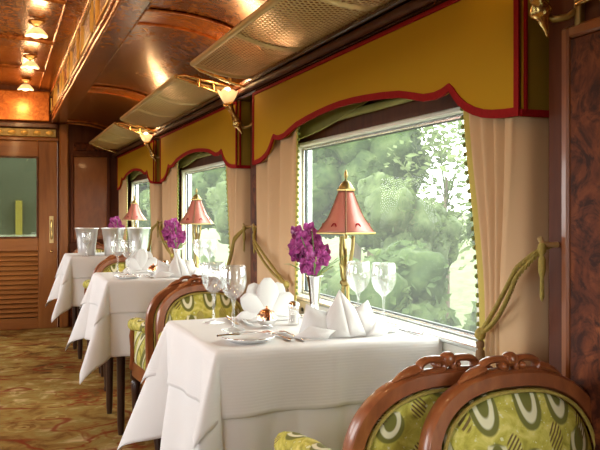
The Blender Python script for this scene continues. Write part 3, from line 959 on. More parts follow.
for k, off in enumerate(TOFF):
    y = TY + off
    table(y, ['dark wooden table under white cloths, the large front one', 'dark wooden table under white cloths, the middle one', 'dark wooden table under white cloths by the louvred end door'][k])
    a = drape((.36, .02, .37, .35), .42, TZ + .004, 11 + k).build('tablecloth', 'linen_plain', None, smooth=180, solid=.0016)
    a.location = (TX, y, 0)
    tag(a, 'long white undercloth hanging in pointed corners from the ' + TN[k], 'tablecloth', 'white undercloths')
    b = drape((.17, .015, .165, .165), .43, TZ + .0085, 11 + k, lift=.006).build('table_overlay', 'linen', None, smooth=180, solid=.0016)
    b.location = (TX, y, 0)
    tag(b, 'short white damask overlay cloth spread on top of the ' + TN[k], 'tablecloth', 'white overlay cloths')
TT = TZ + .0105       # surface things stand on

# ------------------------------------------------------------------ armchairs
HW = .195
def back_curve(n=40, scale=1.0, inset=0.0, zb=.44):
    pts = []
    z0, ah = .620, .175
    hw = HW - inset
    for i in range(7): z = lerp(zb, z0, i / 7); pts.append((-(hw - .012 * (z0 - z) / .24), z))
    for i in range(n + 1):
        a = PI - PI * i / n; cx_, sx_ = math.cos(a), math.sin(a)
        pts.append((hw * math.copysign(abs(cx_) ** (2 / 2.5), cx_), z0 + (ah - inset) * abs(sx_) ** (2 / 2.5)))
    for i in range(1, 8): z = lerp(z0, zb, i / 7); pts.append((hw - .012 * (z0 - z) / .24, z))
    return pts
def yb(z): return -.06 * (z - .42) / .42
def chair():
    t = thing('armchair', '', 'chair', (0, 0, 0), 0, 'carved dining armchairs')
    # back frame (rounded rectangular section swept along the arch)
    m = MB(); path = back_curve(40, zb=.36)
    n = len(path); vs = []; fs = []
    sec = [(-.017, -.013), (-.012, -.020), (.012, -.020), (.017, -.013), (.017, .013), (.012, .020), (-.012, .020), (-.017, .013)]
    for i, (x, z) in enumerate(path):
        a = path[max(0, i - 1)]; b = path[min(n - 1, i + 1)]
        tx, tz = b[0] - a[0], b[1] - a[1]; L = math.hypot(tx, tz) or 1
        nx, nz = -tz / L, tx / L
        for (p, q) in sec: vs.append((x + nx * p, yb(z) + q, z + nz * p))
    K = len(sec)
    for i in range(n - 1):
        for j in range(K): fs.append((i * K + j, i * K + (j + 1) % K, (i + 1) * K + (j + 1) % K, (i + 1) * K + j))
    fs += [tuple(range(K)), tuple((n - 1) * K + j for j in range(K))]
    m.add(vs, fs); fr = m.build('back_frame', 'wood_chair', t, smooth=40)
    # crest carving
    for s in (-1, 1):
        lp = []
        for i in range(22):
            a = 2 * PI * i / 22; ca, sa = math.cos(a), math.sin(a)
            lp.append((s * (.037 + .027 * math.copysign(abs(ca) ** .6, ca)), yb(.825), 0.821 + .012 * math.copysign(abs(sa) ** .7, sa) - .006 * abs(ca) * (1 if ca > 0 else 0)))
        MB().tube(lp, .0075, 8, closed=True, up=(0, 1, 0), sx=1.8).build('crest_scroll', 'wood_chair', fr, smooth=60)
        MB().ball((s * .022, yb(.825) + .006, 0.821), .008, 10, 6, (1, 2.2, 1)).build('crest_eye', 'wood_chair', fr, smooth=60)
        MB().tube([(s * .060, yb(.815), 0.817), (s * .080, yb(.815), 0.811), (s * .100, yb(.805), 0.803), (s * .118, yb(.795), 0.793)], [.010, .011, .008, .003], 8, sx=1.5, up=(0, 1, 0)).build('crest_leaf', 'wood_chair', fr, smooth=60)
    MB().ball((0, yb(.825), 0.831), .016, 12, 8, (1.1, 1, .95)).build('crest_bud', 'wood_chair', fr, smooth=60)
    # upholstered back, rounded front and rear
    inner = back_curve(40, inset=.022, zb=.45)
    n = len(inner); cz = .61
    for nm, sgn, th, base in (('back_cushion', 1, .030, .012), ('back_rear', -1, .010, .016)):
        mm = MB(); rings = [1.0, .97, .9, .78, .6, .4, .2]
        vs = []; fs = []
        for r in rings:
            for (x, z) in inner:
                X, Z = x * r, cz + (z - cz) * r
                vs.append((X, yb(Z) + sgn * (base * (0 if r == 1.0 else 1) + th * (1 - r ** 3)), Z))
        for i in range(len(rings) - 1):
            for j in range(n): fs.append((i * n + j, i * n + (j + 1) % n, (i + 1) * n + (j + 1) % n, (i + 1) * n + j))
        vs.append((0, yb(cz) + sgn * (base + th), cz)); c_ = len(vs) - 1; b_ = (len(rings) - 1) * n
        for j in range(n): fs.append((b_ + j, b_ + (j + 1) % n, c_))
        mm.add(vs, fs); pc = mm.build(nm, 'chair_fabric', t, smooth=180)
        MB().tube([(x, yb(z) + sgn * .0195, z) for x, z in back_curve(40, inset=.021, zb=.45)], .0042, 6, closed=True).build('piping', 'braid_gold', pc, smooth=60)
    # seat
    def seat_out(n, ex_):
        pts = []
        for i in range(n):
            a = 2 * PI * i / n; ca, sa = math.cos(a), math.sin(a)
            y = .235 + (.225 + ex_) * math.copysign(abs(sa) ** .45, sa)
            w = lerp(.185, .222, (y - .01) / .45) + ex_
            pts.append((w * math.copysign(abs(ca) ** .45, ca), y))
        return pts
    so = seat_out(48, 0)
    MB().prism(so, 'z', .335, .405).build('seat_rail', 'wood_chair', t, smooth=40)
    mm = MB(); n = 48; vs = []; fs = []
    lv = [(1.0, .400), (1.01, .425), (.985, .447), (.92, .462), (.75, .474), (.45, .480)]
    for r, z in lv: vs += [(x * r, .235 + (y - .235) * r, z) for x, y in seat_out(n, -.006)]
    for i in range(len(lv) - 1):
        for j in range(n): fs.append((i * n + j, i * n + (j + 1) % n, (i + 1) * n + (j + 1) % n, (i + 1) * n + j))
    fs.append(tuple((len(lv) - 1) * n + j for j in range(n)))
    mm.add(vs, fs); mm.build('seat_cushion', 'chair_fabric', t, smooth=180)
    for s in (-1, 1):
        # arm pad, wooden arm post, upholstered side
        pad = [(s * .186, .0, .598), (s * .194, .06, .606), (s * .203, .16, .604), (s * .210, .25, .596), (s * .213, .295, .588), (s * .213, .322, .572)]
        MB().tube(pad, [.020, .028, .031, .032, .030, .016], 12, sy=.95).build('arm_pad', 'chair_fabric', t, smooth=180)
        MB().tube([(s * .213, .305, .565), (s * .214, .325, .53), (s * .212, .318, .48), (s * .208, .335, .43), (s * .205, .36, .37)], [.013, .015, .013, .015, .019], 10).build('arm_post', 'wood_chair', t, smooth=60)
        def side(u, v):
            y = lerp(.0, .305, u); z = lerp(.40, .59, v); x = lerp(.180, .207, u)
            return y, z, x
        mm = MB()
        mm.grid(lambda u, v: (s * (side(u, v)[2] + .016 * math.sin(PI * u) ** .5 * math.sin(PI * v) ** .5), side(u, v)[0], side(u, v)[1]), 10, 8)
        mm.grid(lambda u, v: (s * (side(u, v)[2] - .016 * math.sin(PI * u) ** .5 * math.sin(PI * v) ** .5), side(u, v)[0], side(u, v)[1]), 10, 8)
        mm.build('arm_side', 'chair_fabric', t, smooth=180)
        MB().lathe([(.011, 0), (.013, .02), (.010, .03), (.015, .12), (.020, .24), (.024, .29), (.018, .30), (.026, .31), (.026, .345)], 12, (s * .185, .405, 0)).build('leg', 'wood_dark', t, smooth=50)
        MB().tube([(s * .150, -.055, 0), (s * .158, -.030, .12), (s * .168, .0, .25), (s * .174, .005, .37)], [.014, .017, .020, .021], 8).build('leg', 'wood_dark', t, smooth=50)
    return t
ch = chair()
CHX = .80
CH = [(1.43, 0, 'carved armchair drawn up to the large front table, seen from behind'),
      (1.27, PI, 'carved armchair facing away from the tables, its yellow-green back in front'),
      (1.41 + TOFF[1], 0, 'carved armchair pushed up to the middle table, back to back with another'),
      (1.20 + TOFF[1], PI, 'carved armchair facing the large front table from its far side'),
      (1.40 + TOFF[2], 0, 'carved armchair pushed up to the table by the end wall'),
      (1.18 + TOFF[2], PI, 'carved armchair facing the middle table from its far side'),
      (1.105 + 6.50, PI, 'carved armchair at the end wall, mostly hidden behind silver wine coolers')]
for i, (y, rz, lab) in enumerate(CH):
    o = ch if i == 0 else dup(ch, (0, 0, 0))
    o.location = ((.822, .935, .80, .82, .80, .80, .80)[i], y, 0); o.rotation_euler = (0, 0, rz); o['label'] = lab

# ------------------------------------------------------------------ table lamps
def table_lamp():
    t = thing('table_lamp', '', 'lamp', (0, 0, 0), 0, 'table lamps with flared red shades')
    MB().lathe([(0, 0), (.052, 0), (.054, .006), (.046, .012), (.03, .018), (.018, .03), (.012, .04), (0, .042)], 24).build('base', 'brass_antique', t, smooth=40)
    for k in range(3):
        a0 = k * 2 * PI / 3 + .4
        P = []
        for i in range(12):
            f = i / 11; r = .016 - .010 * math.sin(PI * min(1, f * 1.3)) + .008 * f; a = a0 + f * 1.2
            P.append((r * math.cos(a), r * math.sin(a), .025 + f * .235))
        MB().tube(P, .0058, 8).build('stalk', 'brass_antique', t, smooth=60)
    for k in range(3):
        a = k * 2 * PI / 3 + 1.3
        for zb_, hh in ((.105, .07), (.16, .075)):
            P = [(.006 * math.cos(a), .006 * math.sin(a), zb_), (.016 * math.cos(a), .016 * math.sin(a), zb_ + hh * .35), (.019 * math.cos(a), .019 * math.sin(a), zb_ + hh * .7), (.028 * math.cos(a), .028 * math.sin(a), zb_ + hh)]
            MB().tube(P, [.003, .008, .007, .001], 6, sx=.45, up=(math.cos(a), math.sin(a), 0)).build('leaf', 'brass_antique', t, smooth=60)
    MB().lathe([(.010, .095), (.020, .104), (.020, .112), (.010, .12)], 16).build('collar', 'brass_antique', t, smooth=50)
    MB().tube([(0, 0, .25), (0, 0, .42)], .005, 8).build('rod', 'brass_antique', t, smooth=60)
    # octagonal flared shade
    n = 6; rot = math.radians(246.3); prof_ = [(.106, .270), (.088, .292), (.064, .322), (.047, .358), (.034, .388), (.026, .408)]
    sh = bpy.data.objects.new('shade', None); COL.objects.link(sh); sh.parent = t; sh.empty_display_size = .02
    for k in range(n):
        a0, a1 = rot + 2 * PI * k / n, rot + 2 * PI * (k + 1) / n
        mm = MB()
        mm.grid(lambda u, v: tuple(lerp(p, q, u) for p, q in zip(
            (interp([(i / 5, r) for i, (r, z) in enumerate(prof_)], v) * math.cos(a0), interp([(i / 5, r) for i, (r, z) in enumerate(prof_)], v) * math.sin(a0), interp([(i / 5, z) for i, (r, z) in enumerate(prof_)], v)),
            (interp([(i / 5, r) for i, (r, z) in enumerate(prof_)], v) * math.cos(a1), interp([(i / 5, r) for i, (r, z) in enumerate(prof_)], v) * math.sin(a1), interp([(i / 5, z) for i, (r, z) in enumerate(prof_)], v)))), 3, 9)
        mm.build('shade_panel', 'lamp_silk', sh, smooth=180, solid=.0016)
        MB().tube([(r * math.cos(a0) * 1.01, r * math.sin(a0) * 1.01, z) for r, z in prof_], .0018, 5).build('shade_rib', 'braid_brown', sh, smooth=60)
        am = (a0 + a1) / 2
        MB().tube([((.0885 - .30 * dz + .002) * math.cos(am + da) * .885, (.0885 - .30 * dz + .002) * math.sin(am + da) * .885, .278 + dz) for da, dz in ((-.10, 0), (-.11, .014), (-.05, .022), (.05, .022), (.11, .014), (.10, 0))], .0026, 5).build('shade_motif', 'red_braid', sh, smooth=60)
    MB().tube([(.1065 * math.cos(rot + 2 * PI * k / n), .1065 * math.sin(rot + 2 * PI * k / n), .270) for k in range(n)], .0034, 6, closed=True).build('shade_rim', 'brass_antique', t)
    MB().tube([(.030 * math.cos(rot + 2 * PI * k / n), .030 * math.sin(rot + 2 * PI * k / n), .409) for k in range(n)], .0045, 6, closed=True).build('cap_rim', 'brass_antique', t)
    MB().lathe([(.026, .408), (.024, .418), (.015, .432), (.006, .440), (0, .441)], 16).build('cap', 'brass_antique', t, smooth=50)
    MB().lathe([(0, .436), (.004, .44), (.003, .446), (.007, .454), (.006, .462), (.002, .474), (0, .476)], 12).build('finial', 'brass_antique', t, smooth=60)
    MB().ball((0, 0, .32), .014, 10, 7).build('bulb', 'bulb_glow', t, smooth=180)
    return t
l0 = table_lamp()
LL = ['brass table lamp with flared red shade on the large front table', 'brass table lamp with flared pink shade on the middle table', 'brass table lamp with flared pink shade on the table by the end wall']
LY = (2.39, 4.52, 6.80)
for k in range(3):
    o = l0 if k == 0 else dup(l0, (0, 0, 0))
    o.location = (1.053, LY[k], TT); o['label'] = LL[k]
    lamp_light('table_lamp_light', (1.053, LY[k], TT + .345), TABLE_W, .015, (1, .6, .3))

# ------------------------------------------------------------------ orchids in silver vases
def vase():
    t = thing('bud_vase', '', 'vase', (0, 0, 0), 0, 'silver bud vases')
    MB().lathe([(0, 0), (.026, 0), (.027, .005), (.018, .010), (.014, .02), (.017, .06), (.022, .105), (.027, .13), (.0255, .13), (.020, .105), (.015, .06), (.012, .02), (0, .018)], 24).build('body', 'silver', t, smooth=50)
    MB().tube([(.0265 * math.cos(i * .3), .0265 * math.sin(i * .3), .130) for i in range(21)], .0018, 6, closed=True).build('rim', 'silver', t, smooth=60)
    return t
def blossom_mesh(seed):
    rnd = random.Random(seed); mb = MB()
    for k in range(6):
        a = k * 2 * PI / 6 + rnd.uniform(-.12, .12); L = .029 if k != 3 else .024; w = .0135
        e = Vector((math.cos(a), math.sin(a), 0)); f = Vector((-e.y, e.x, 0))
        def fn(u, v):
            q = (u - .5) * 2; ww = w * math.sin(PI * min(1, .12 + v * .86)) ** .7
            p = e * (L * v) + f * (q * ww); return (p.x, p.y, .006 * v + .008 * v * v * (1 if k % 2 else .3) - .004 * q * q * v)
        mb.grid(fn, 5, 6)
    for q in (-1, 1):
        mb.tube([(0, 0, .002), (q * .004, -.004, .010), (q * .006, -.010, .015), (q * .002, -.015, .012)], [.003, .0045, .004, .001], 6)
    mb.ball((0, 0, .008), .0042, 8, 6)
    return mb.mesh('blossom', 'orchid_petal', 180)
BM = [blossom_mesh(i) for i in range(4)]
def spray(seed, nb=14):
    rnd = random.Random(seed)
    t = thing('orchid_spray', '', 'flowers', (0, 0, 0), 0, 'purple orchid sprays')
    stems = [((.0, .0), (-.055, -.02, .135)), ((0, 0), (.030, -.03, .095)), ((0, 0), (-.022, -.03, .16)), ((0, 0), (-.03, -.02, .03))]
    pos = []
    for i, ((sx, sy), (ex_, ey, ez)) in enumerate(stems):
        P = [(0, 0, .03), (ex_ * .25, ey * .3, .12 + ez * .25), (ex_ * .65, ey * .8, .12 + ez * .7), (ex_, ey, .12 + ez)]
        MB().tube(P, [.0022, .002, .0018, .0012], 6).build('stem', 'leaf_green', t, smooth=60)
    ctr = [(-.058, .02, .262), (-.020, .0, .272), (-.040, -.01, .245), (-.002, .01, .248), (-.062, -.01, .225), (-.030, -.02, .218), (.010, -.01, .215), (.030, .0, .205), (-.048, .0, .195),
           (-.012, -.03, .188), (.026, -.02, .182), (-.058, .01, .200), (-.030, -.03, .165), (-.008, -.02, .152), (-.036, -.03, .140), (-.020, -.04, .128), (.040, .0, .192)]
    ax = Vector((-.35, -.94, 0.0))      # flowers turn towards the aisle
    for i, c in enumerate(ctr[:nb]):
        o = bpy.data.objects.new('blossom', BM[i % 4]); COL.objects.link(o); o.parent = t
        # local x -> photo right, y -> depth
        o.location = (c[0] * .94 + c[1] * .35, -c[0] * .35 + c[1] * .94, c[2] + rnd.uniform(-.004, .004))
        d = (ax + Vector((rnd.uniform(-.6, .6), rnd.uniform(-.35, .35), rnd.uniform(-.25, .5)))).normalized()
        o.rotation_euler = d.to_track_quat('Z', 'Y').to_euler()
    for i in range(12):
        a = rnd.uniform(0, 2 * PI); L = rnd.uniform(.06, .13); up = rnd.uniform(.25, .95); w = rnd.uniform(.003, .006)
        P = [(0, 0, .11), (math.cos(a) * L * .35, math.sin(a) * L * .35, .12 + L * up * .6), (math.cos(a) * L * .8, math.sin(a) * L * .8, .13 + L * up), (math.cos(a) * L, math.sin(a) * L, .13 + L * up * 1.02)]
        P = [(min(p[0], .12), p[1], p[2]) for p in P]
        MB().tube(P, [w * .5, w, w * .8, .0006], 6, sx=.3, up=(0, 0, 1)).build('leaf', 'leaf_green' if i % 3 else 'leaf_pale', t, smooth=60)
    return t
v0 = vase(); sp0 = spray(5)
VPOS = [(.955, 2.42), (.93, 4.46), (.90, 6.62)]
VW = ['large front table', 'middle table', 'table by the end wall']
for k, (x, y) in enumerate(VPOS):
    o = v0 if k == 0 else dup(v0, (0, 0, 0)); o.location = (x, y, TT); o['label'] = 'slim silver bud vase holding orchids on the ' + VW[k]
    o = sp0 if k == 0 else dup(sp0, (0, 0, 0)); o.location = (x, y, TT + .004); o['label'] = 'purple orchid spray with thin green leaves on the ' + VW[k]

# ------------------------------------------------------------------ wine glasses
def wine_glass():
    t = thing('wine_glass', '', 'wine glass', (0, 0, 0), 0, 'stemmed wine glasses')
    MB().lathe([(0, 0), (.033, 0), (.034, .002), (.020, .004), (.006, .008), (.0042, .014), (.0038, .06), (.0045, .080), (.008, .088), (0, .090)], 28).build('stem', 'wine_glass', t, smooth=60)
    MB().shell([(.004, .088), (.014, .093), (.026, .104), (.034, .120), (.038, .140), (.0375, .158), (.035, .176), (.0335, .184), (.0325, .184), (.034, .174), (.0362, .156), (.0365, .140), (.0325, .121), (.025, .106), (.013, .096), (.003, .092)], 28).build('bowl', 'wine_glass', t, smooth=180)
    MB().tube([(.033 * math.cos(i * 2 * PI / 28), .033 * math.sin(i * 2 * PI / 28), .184) for i in range(28)], .0010, 5, closed=True).build('rim', 'wine_glass', t, smooth=180)
    return t
g0 = wine_glass()
GP = [(.621, 2.205, 'wine glass at the aisle edge of the large front table, the nearer of two'),
      (.607, 2.375, 'wine glass at the aisle edge of the large front table, the one behind'),
      (1.070, 2.150, 'wine glass by the window sill of the large front table, the nearer of two'),
      (1.035, 2.255, 'wine glass beside the red lamp on the large front table'),
      (.640, 2.205 + 2.14, 'wine glass at the aisle edge of the middle table, the nearer of two'),
      (.607, 2.375 + 2.14, 'wine glass at the aisle edge of the middle table, the one behind'),
      (1.055, 2.10 + 2.12, 'wine glass by the window on the middle table, the nearer of two'),
      (1.035, 2.24 + 2.12, 'wine glass by the window on the middle table, next to its lamp'),
      (.61, 6.295, 'wine glass before the silver coolers on the table by the end wall')]
for i, (x, y, lab) in enumerate(GP):
    o = g0 if i == 0 else dup(g0, (0, 0, 0)); o.location = (x, y, TT); o['label'] = lab

# ------------------------------------------------------------------ folded napkins
def napkin_fan(seed, label, loc, rz, n=5, h=.125, lean=.5):
    rnd = random.Random(seed)
    t = thing('folded_napkin', label, 'napkin', loc, rz, 'folded white napkins')
    for k in range(n):
        a = lerp(-.95, .95, k / (n - 1))
        L = h * (1 - .14 * abs(a)); w = .036
        def fn(u, v):
            q = (u - .5) * 2
            ww = w * (.18 + .82 * math.sin(PI * (.5 * min(1, v / .62) if v < .62 else .5 + .5 * (v - .62) / .40)) ** .8)
            x = math.sin(a * .9) * L * v + q * ww * math.cos(a * .9)
            z = math.cos(a * .9) * L * v - q * ww * math.sin(a * .9) * .8
            y = (.012 if k % 2 else -.004) - .010 * (1 - q * q) * math.sin(PI * v) + .020 * v * lean
            return (x, y, max(.002, z + .004))
        mm = MB(); mm.grid(fn, 9, 12); mm.build('petal_fold', 'linen_plain', t, smooth=180, solid=.0025)
    for sg in (-1, 1):
        mm = MB(); mm.grid(lambda u, v: (sg * lerp(.0, .105, u), -.012 + .02 * v - .012 * u, .004 + .050 * v * (1 - u) ** .6 + .006 * math.sin(5 * u + 3 * v)), 8, 6)
        mm.build('wing_fold', 'linen_plain', t, smooth=180, solid=.0025)
    mm = MB(); mm.grid(lambda u, v: ((u - .5) * .17 * (1 - .2 * v), -.055 + .085 * v, .002 + .010 * math.sin(PI * v) * (1 - abs(2 * u - 1))), 9, 7)
    mm.build('base_fold', 'linen_plain', t, smooth=180, solid=.0025)
    return t
def napkin_hat(seed, label, loc, rz, k_=1.0):
    """mitre fold: several stiff pointed peaks around a hollow"""
    rnd = random.Random(seed)
    t = thing('folded_napkin', label, 'napkin', loc, rz, 'folded white napkins')
    sheets = [
        [(-.118, .012, 0), (-.098, .000, .088), (-.046, -.012, .056), (-.040, -.036, 0)],
        [(-.050, -.034, 0), (-.046, -.012, .056), (-.004, .0, .124), (.012, -.046, 0)],
        [(.012, -.046, 0), (-.004, .0, .124), (.040, -.004, .070), (.062, -.034, 0)],
        [(.054, -.034, 0), (.040, -.004, .070), (.082, .010, .092), (.118, .004, .004)],
        [(.060, -.046, .002), (.098, -.020, .046), (.150, .004, .020), (.118, -.040, .002)],
        [(-.150, -.030, .002), (-.098, -.040, .034), (-.030, -.046, .020), (-.060, -.066, .002)],
        [(-.118, .012, 0), (-.098, .000, .088), (-.030, .030, .060), (-.040, .046, 0)],
        [(-.040, .046, 0), (-.030, .030, .060), (-.004, .0, .124), (.050, .034, .066), (.050, .046, 0)],
        [(.050, .046, 0), (.050, .034, .066), (.082, .010, .092), (.118, .004, .004)]]
    for sh_ in sheets:
        P = [Vector(p) for p in sh_]; P = [Vector((p.x, p.y, p.z * k_ + .002)) for p in P]
        c = sum(P, Vector()) / len(P); nn = (P[1] - P[0]).cross(P[-1] - P[0]).normalized()
        if nn.y > 0: nn = -nn
        c += nn * .007
        ring = []
        for a, b in zip(P, P[1:] + P[:1]): ring += [a, (a + b) / 2 + (c - (a + b) / 2) * .05]
        m_ = len(ring); mid = [c + (p - c) * .55 + nn * -.001 for p in ring]
        mm = MB(); mm.add(ring + mid + [c], [(i, (i + 1) % m_, m_ + (i + 1) % m_, m_ + i) for i in range(m_)] + [(m_ + i, m_ + (i + 1) % m_, 2 * m_) for i in range(m_)])
        mm.build('peak_fold', 'linen_plain', t, smooth=50, solid=.002)
    return t
napkin_fan(1, 'white napkin folded as a rounded fan on the far side of the large front table', (.790, 2.405, TT), .0)
napkin_hat(2, 'white napkin folded into pointed peaks on the near side of the large front table', (.868, 2.005, TT), -.08)
napkin_fan(3, 'white napkin folded as a fan on the far side of the middle table', (.74, 4.52, TT), .0)
napkin_hat(4, 'white napkin folded into pointed peaks on the near side of the middle table', (.86, 4.135, TT), .05)

# ------------------------------------------------------------------ crockery, cutlery, small silver
def plate(label, loc, r):
    t = thing('side_plate', label, 'plate', loc, 0, 'white side plates')
    MB().lathe([(0, .003), (r * .6, .003), (r * .68, .006), (r * .95, .012), (r, .0135), (r, .0115), (r * .7, .002), (r * .6, 0), (0, 0)], 40).build('dish', 'porcelain', t, smooth=50)
    MB().tube([(r * .985 * math.cos(i * 2 * PI / 40), r * .985 * math.sin(i * 2 * PI / 40), .0132) for i in range(40)], .0014, 5, closed=True).build('rim', 'silver', t, smooth=180)
    return t
plate('white side plate at the aisle corner of the large front table', (.605, 2.005, TT), .070)
plate('white side plate at the aisle corner of the middle table', (.605, 4.125, TT), .070)
plate('white side plate at the window end of the large front table', (.955, 2.33, TT) if False else (1.02, 2.03, TT), .04)

def knife(label, loc, rz, L=.19, tilt=0.0):
    t = thing('table_knife', label, 'knife', loc, rz, 'silver cutlery')
    t.rotation_euler = (tilt, 0, rz)
    MB().tube([(0, 0, .005), (0, L * .2, .005), (0, L * .42, .004), (0, L * .45, .004)], [.005, .006, .0045, .003], 8, sx=.6, up=(0, 0, 1)).build('handle', 'silver', t, smooth=60)
    out = [(-.004, L * .44), (.005, L * .44), (.009, L * .6), (.009, L * .88), (.004, L), (-.004, L * .97)]
    MB().prism(out, 'z', .0035, .005).build('blade', 'silver', t)
    return t
def fork(label, loc, rz, L=.18):
    t = thing('table_fork', label, 'fork', loc, rz, 'silver cutlery')
    MB().tube([(0, 0, .004), (0, L * .25, .004), (0, L * .6, .006), (0, L * .68, .006)], [.0065, .005, .003, .005], 8, sx=.5, up=(0, 0, 1)).build('handle', 'silver', t, smooth=60)
    MB().prism([(-.004, L * .66), (.004, L * .66), (.0105, L * .74), (.0105, L * .78), (-.0105, L * .78), (-.0105, L * .74)], 'z', .0045, .0065).build('palm', 'silver', t)
    for q in (-.009, -.003, .003, .009): MB().tube([(q, L * .775, .0055), (q, L * .9, .004), (q, L, .006)], [.0016, .0015, .0008], 5).build('tine', 'silver', t, smooth=60)
    return t
knife('silver butter knife laid across the side plate of the large front table', (.525, 2.015, TT + .012), -PI / 2 + .15, .15)
fork('silver fork beside the pointed napkin on the large front table, inner of two', (.742, 1.945, TT), .05)
fork('silver fork beside the pointed napkin on the large front table, outer of two', (.712, 1.960, TT), .12)
knife('silver knife beside the fan napkin on the large front table, inner of two', (.672, 2.46, TT), PI - .08)
knife('silver knife beside the fan napkin on the large front table, outer of two', (.705, 2.455, TT), PI - .04)
knife('silver knife between the pointed napkin and the window sill', (1.015, 2.075, TT) if False else (1.075, 1.925, TT), .02, .17)
fork('silver fork lying before the fan napkin of the large front table', (.90, 2.455, TT), PI + .1)
fork('silver fork beside the pointed napkin on the middle table', (.72, 4.07, TT), .05)
knife('silver knife beside the fan napkin on the middle table', (.665, 4.585, TT), PI)

def shaker(label, loc):
    t = thing('salt_shaker', label, 'salt shaker', loc, 0, 'glass shakers')
    MB().lathe([(0, 0), (.0155, 0), (.017, .004), (.0155, .012), (.0155, .046), (.0165, .052), (0, .054)], 20, flute=lambda a, i: 1 + .05 * math.cos(a * 8)).build('body', 'shaker_glass', t, smooth=50)
    MB().lathe([(.0165, .050), (.0175, .056), (.016, .064), (.009, .070), (0, .071)], 20).build('cap', 'silver', t, smooth=50)
    MB().lathe([(0, .004), (.012, .005), (.012, .030), (0, .031)], 16).build('salt', 'porcelain', t, smooth=50)
    return t
shaker('small glass salt shaker with silver cap on the large front table', (.823, 2.255, TT))
shaker('small glass salt shaker with silver cap on the middle table', (.85, 4.40, TT))

def butter_shell(label, loc):
    t = thing('butter_dish', label, 'butter dish', loc, 0, 'scalloped butter dishes')
    MB().lathe([(0, 0), (.016, 0), (.017, .003), (.012, .006), (.020, .010), (.027, .018), (.029, .026), (.028, .027), (0, .026)], 32, flute=lambda a, i: 1 + (.04 * math.cos(a * 12) if i > 3 else 0)).build('bowl', 'silver', t, smooth=60)
    MB().lathe([(.028, .026), (.027, .036), (.021, .046), (.011, .053), (0, .055)], 36, flute=lambda a, i: 1 + .06 * math.cos(a * 12)).build('cover', 'copper', t, smooth=60)
    MB().ball((0, 0, .058), .005, 10, 6).build('knob', 'copper', t, smooth=60)
    return t
butter_shell('ribbed copper and silver butter dish in the middle of the large front table', (.728, 2.225, TT))
butter_shell('ribbed copper and silver butter dish in the middle of the middle table', (.760, 4.27, TT))

def cooler(label, loc):
    t = thing('wine_cooler', label, 'wine cooler', loc, 0, 'silver wine coolers')
    MB().shell([(0.001, .0), (.062, .0), (.066, .006), (.070, .06), (.078, .14), (.086, .200), (.091, .206), (.091, .212), (.086, .212), (.082, .200), (.074, .14), (.066, .06), (.060, .012), (.001, .012)], 36).build('body', 'silver_satin', t, smooth=50)
    MB().tube([(.091 * math.cos(i * 2 * PI / 36), .091 * math.sin(i * 2 * PI / 36), .209) for i in range(36)], .004, 6, closed=True).build('rim', 'silver_satin', t, smooth=180)
    for s in (-1, 1):
        MB().tube([(0, s * .084, .165), (0, s * .108, .16), (0, s * .112, .135), (0, s * .100, .115), (0, s * .080, .118)], .005, 8).build('handle', 'silver_satin', t, smooth=60)
    return t
cooler('silver wine cooler on the table by the end wall, the one at the aisle edge', (.628, 6.45, TT))
cooler('silver wine cooler on the table by the end wall, in the middle of three', (.80, 6.36, TT)) if False else cooler('silver wine cooler on the table by the end wall, in the middle of three', (.826, 6.41, TT))
cooler('silver wine cooler on the table by the end wall, the one at the window', (1.022, 6.40, TT))

# ------------------------------------------------------------------ outside: bank, trees and bushes
GZ = -1.3
def bank_h(x, y): return GZ + 2.2 * (1 / (1 + math.exp(-(x - 16) / 3))) + .25 * math.sin(y * .21) * math.sin(x * .3)
m = MB(); m.grid(lambda u, v: (lerp(1.6, 60, u ** 1.5), lerp(-25, 110, v), bank_h(lerp(1.6, 60, u ** 1.5), lerp(-25, 110, v))), 24, 60)
struct(m.build('ground_outside', 'grass_bank', smooth=180))
struct(MB().box(-60, XL - .5, -25, 110, GZ - .1, GZ).build('ground_opposite', 'grass_bank'))
def puff_mesh(name, mat, seed, rx, ry, rz, n):
    """billowing foliage: overlapping lumpy masses with a loose skin of leaves"""
    rnd = random.Random(seed); mb = MB()
    for i in range(n):
        a = rnd.uniform(0, 2 * PI); h = rnd.uniform(-.8, .8); r = math.sqrt(max(.05, 1 - h * h)) * rnd.uniform(.15, .7)
        c = Vector((rx * r * math.cos(a), ry * r * math.sin(a), rz * h * .8)); R = rnd.uniform(.22, .40) * (rx + ry + rz) / 3
        o = len(mb.v); mb.ball(c, R, 18, 12)
        p1, p2 = rnd.uniform(0, 6), rnd.uniform(0, 6)
        for q in range(o, len(mb.v)):
            v = Vector(mb.v[q]) - c
            k = 1 + .16 * math.sin(v.x * 9 / R * .45 + p1) * math.sin(v.z * 8 / R * .5 + p2) + .10 * math.sin(v.y * 15 / R * .5 + p1) + rnd.uniform(-.10, .10)
            mb.v[q] = tuple(c + v * k)
        for l in range(140):
            d = Vector((rnd.gauss(0, 1), rnd.gauss(0, 1), rnd.gauss(0, 1))).normalized(); p = c + d * R * rnd.uniform(.9, 1.22)
            a_ = Vector((rnd.gauss(0, 1), rnd.gauss(0, 1), rnd.gauss(0, .6))).normalized(); b_ = a_.orthogonal().normalized(); z = rnd.uniform(.05, .12)
            mb.add([p - a_ * z, p - b_ * z * .5, p + a_ * z, p + b_ * z * .5], [(0, 1, 2, 3)])
    return mb.mesh(name, mat, 180)
CR = [puff_mesh('crown', 'foliage_mid', 1, 1.9, 2.1, 2.0, 20), puff_mesh('crown', 'foliage_pale', 2, 1.7, 2.0, 1.8, 20), puff_mesh('crown', 'foliage_mid', 3, 1.8, 2.2, 1.5, 20)]
BU = [puff_mesh('foliage', 'foliage_pale', 4, 1.0, 1.3, .8, 12), puff_mesh('foliage', 'foliage_mid', 5, 1.1, 1.4, .8, 12)]
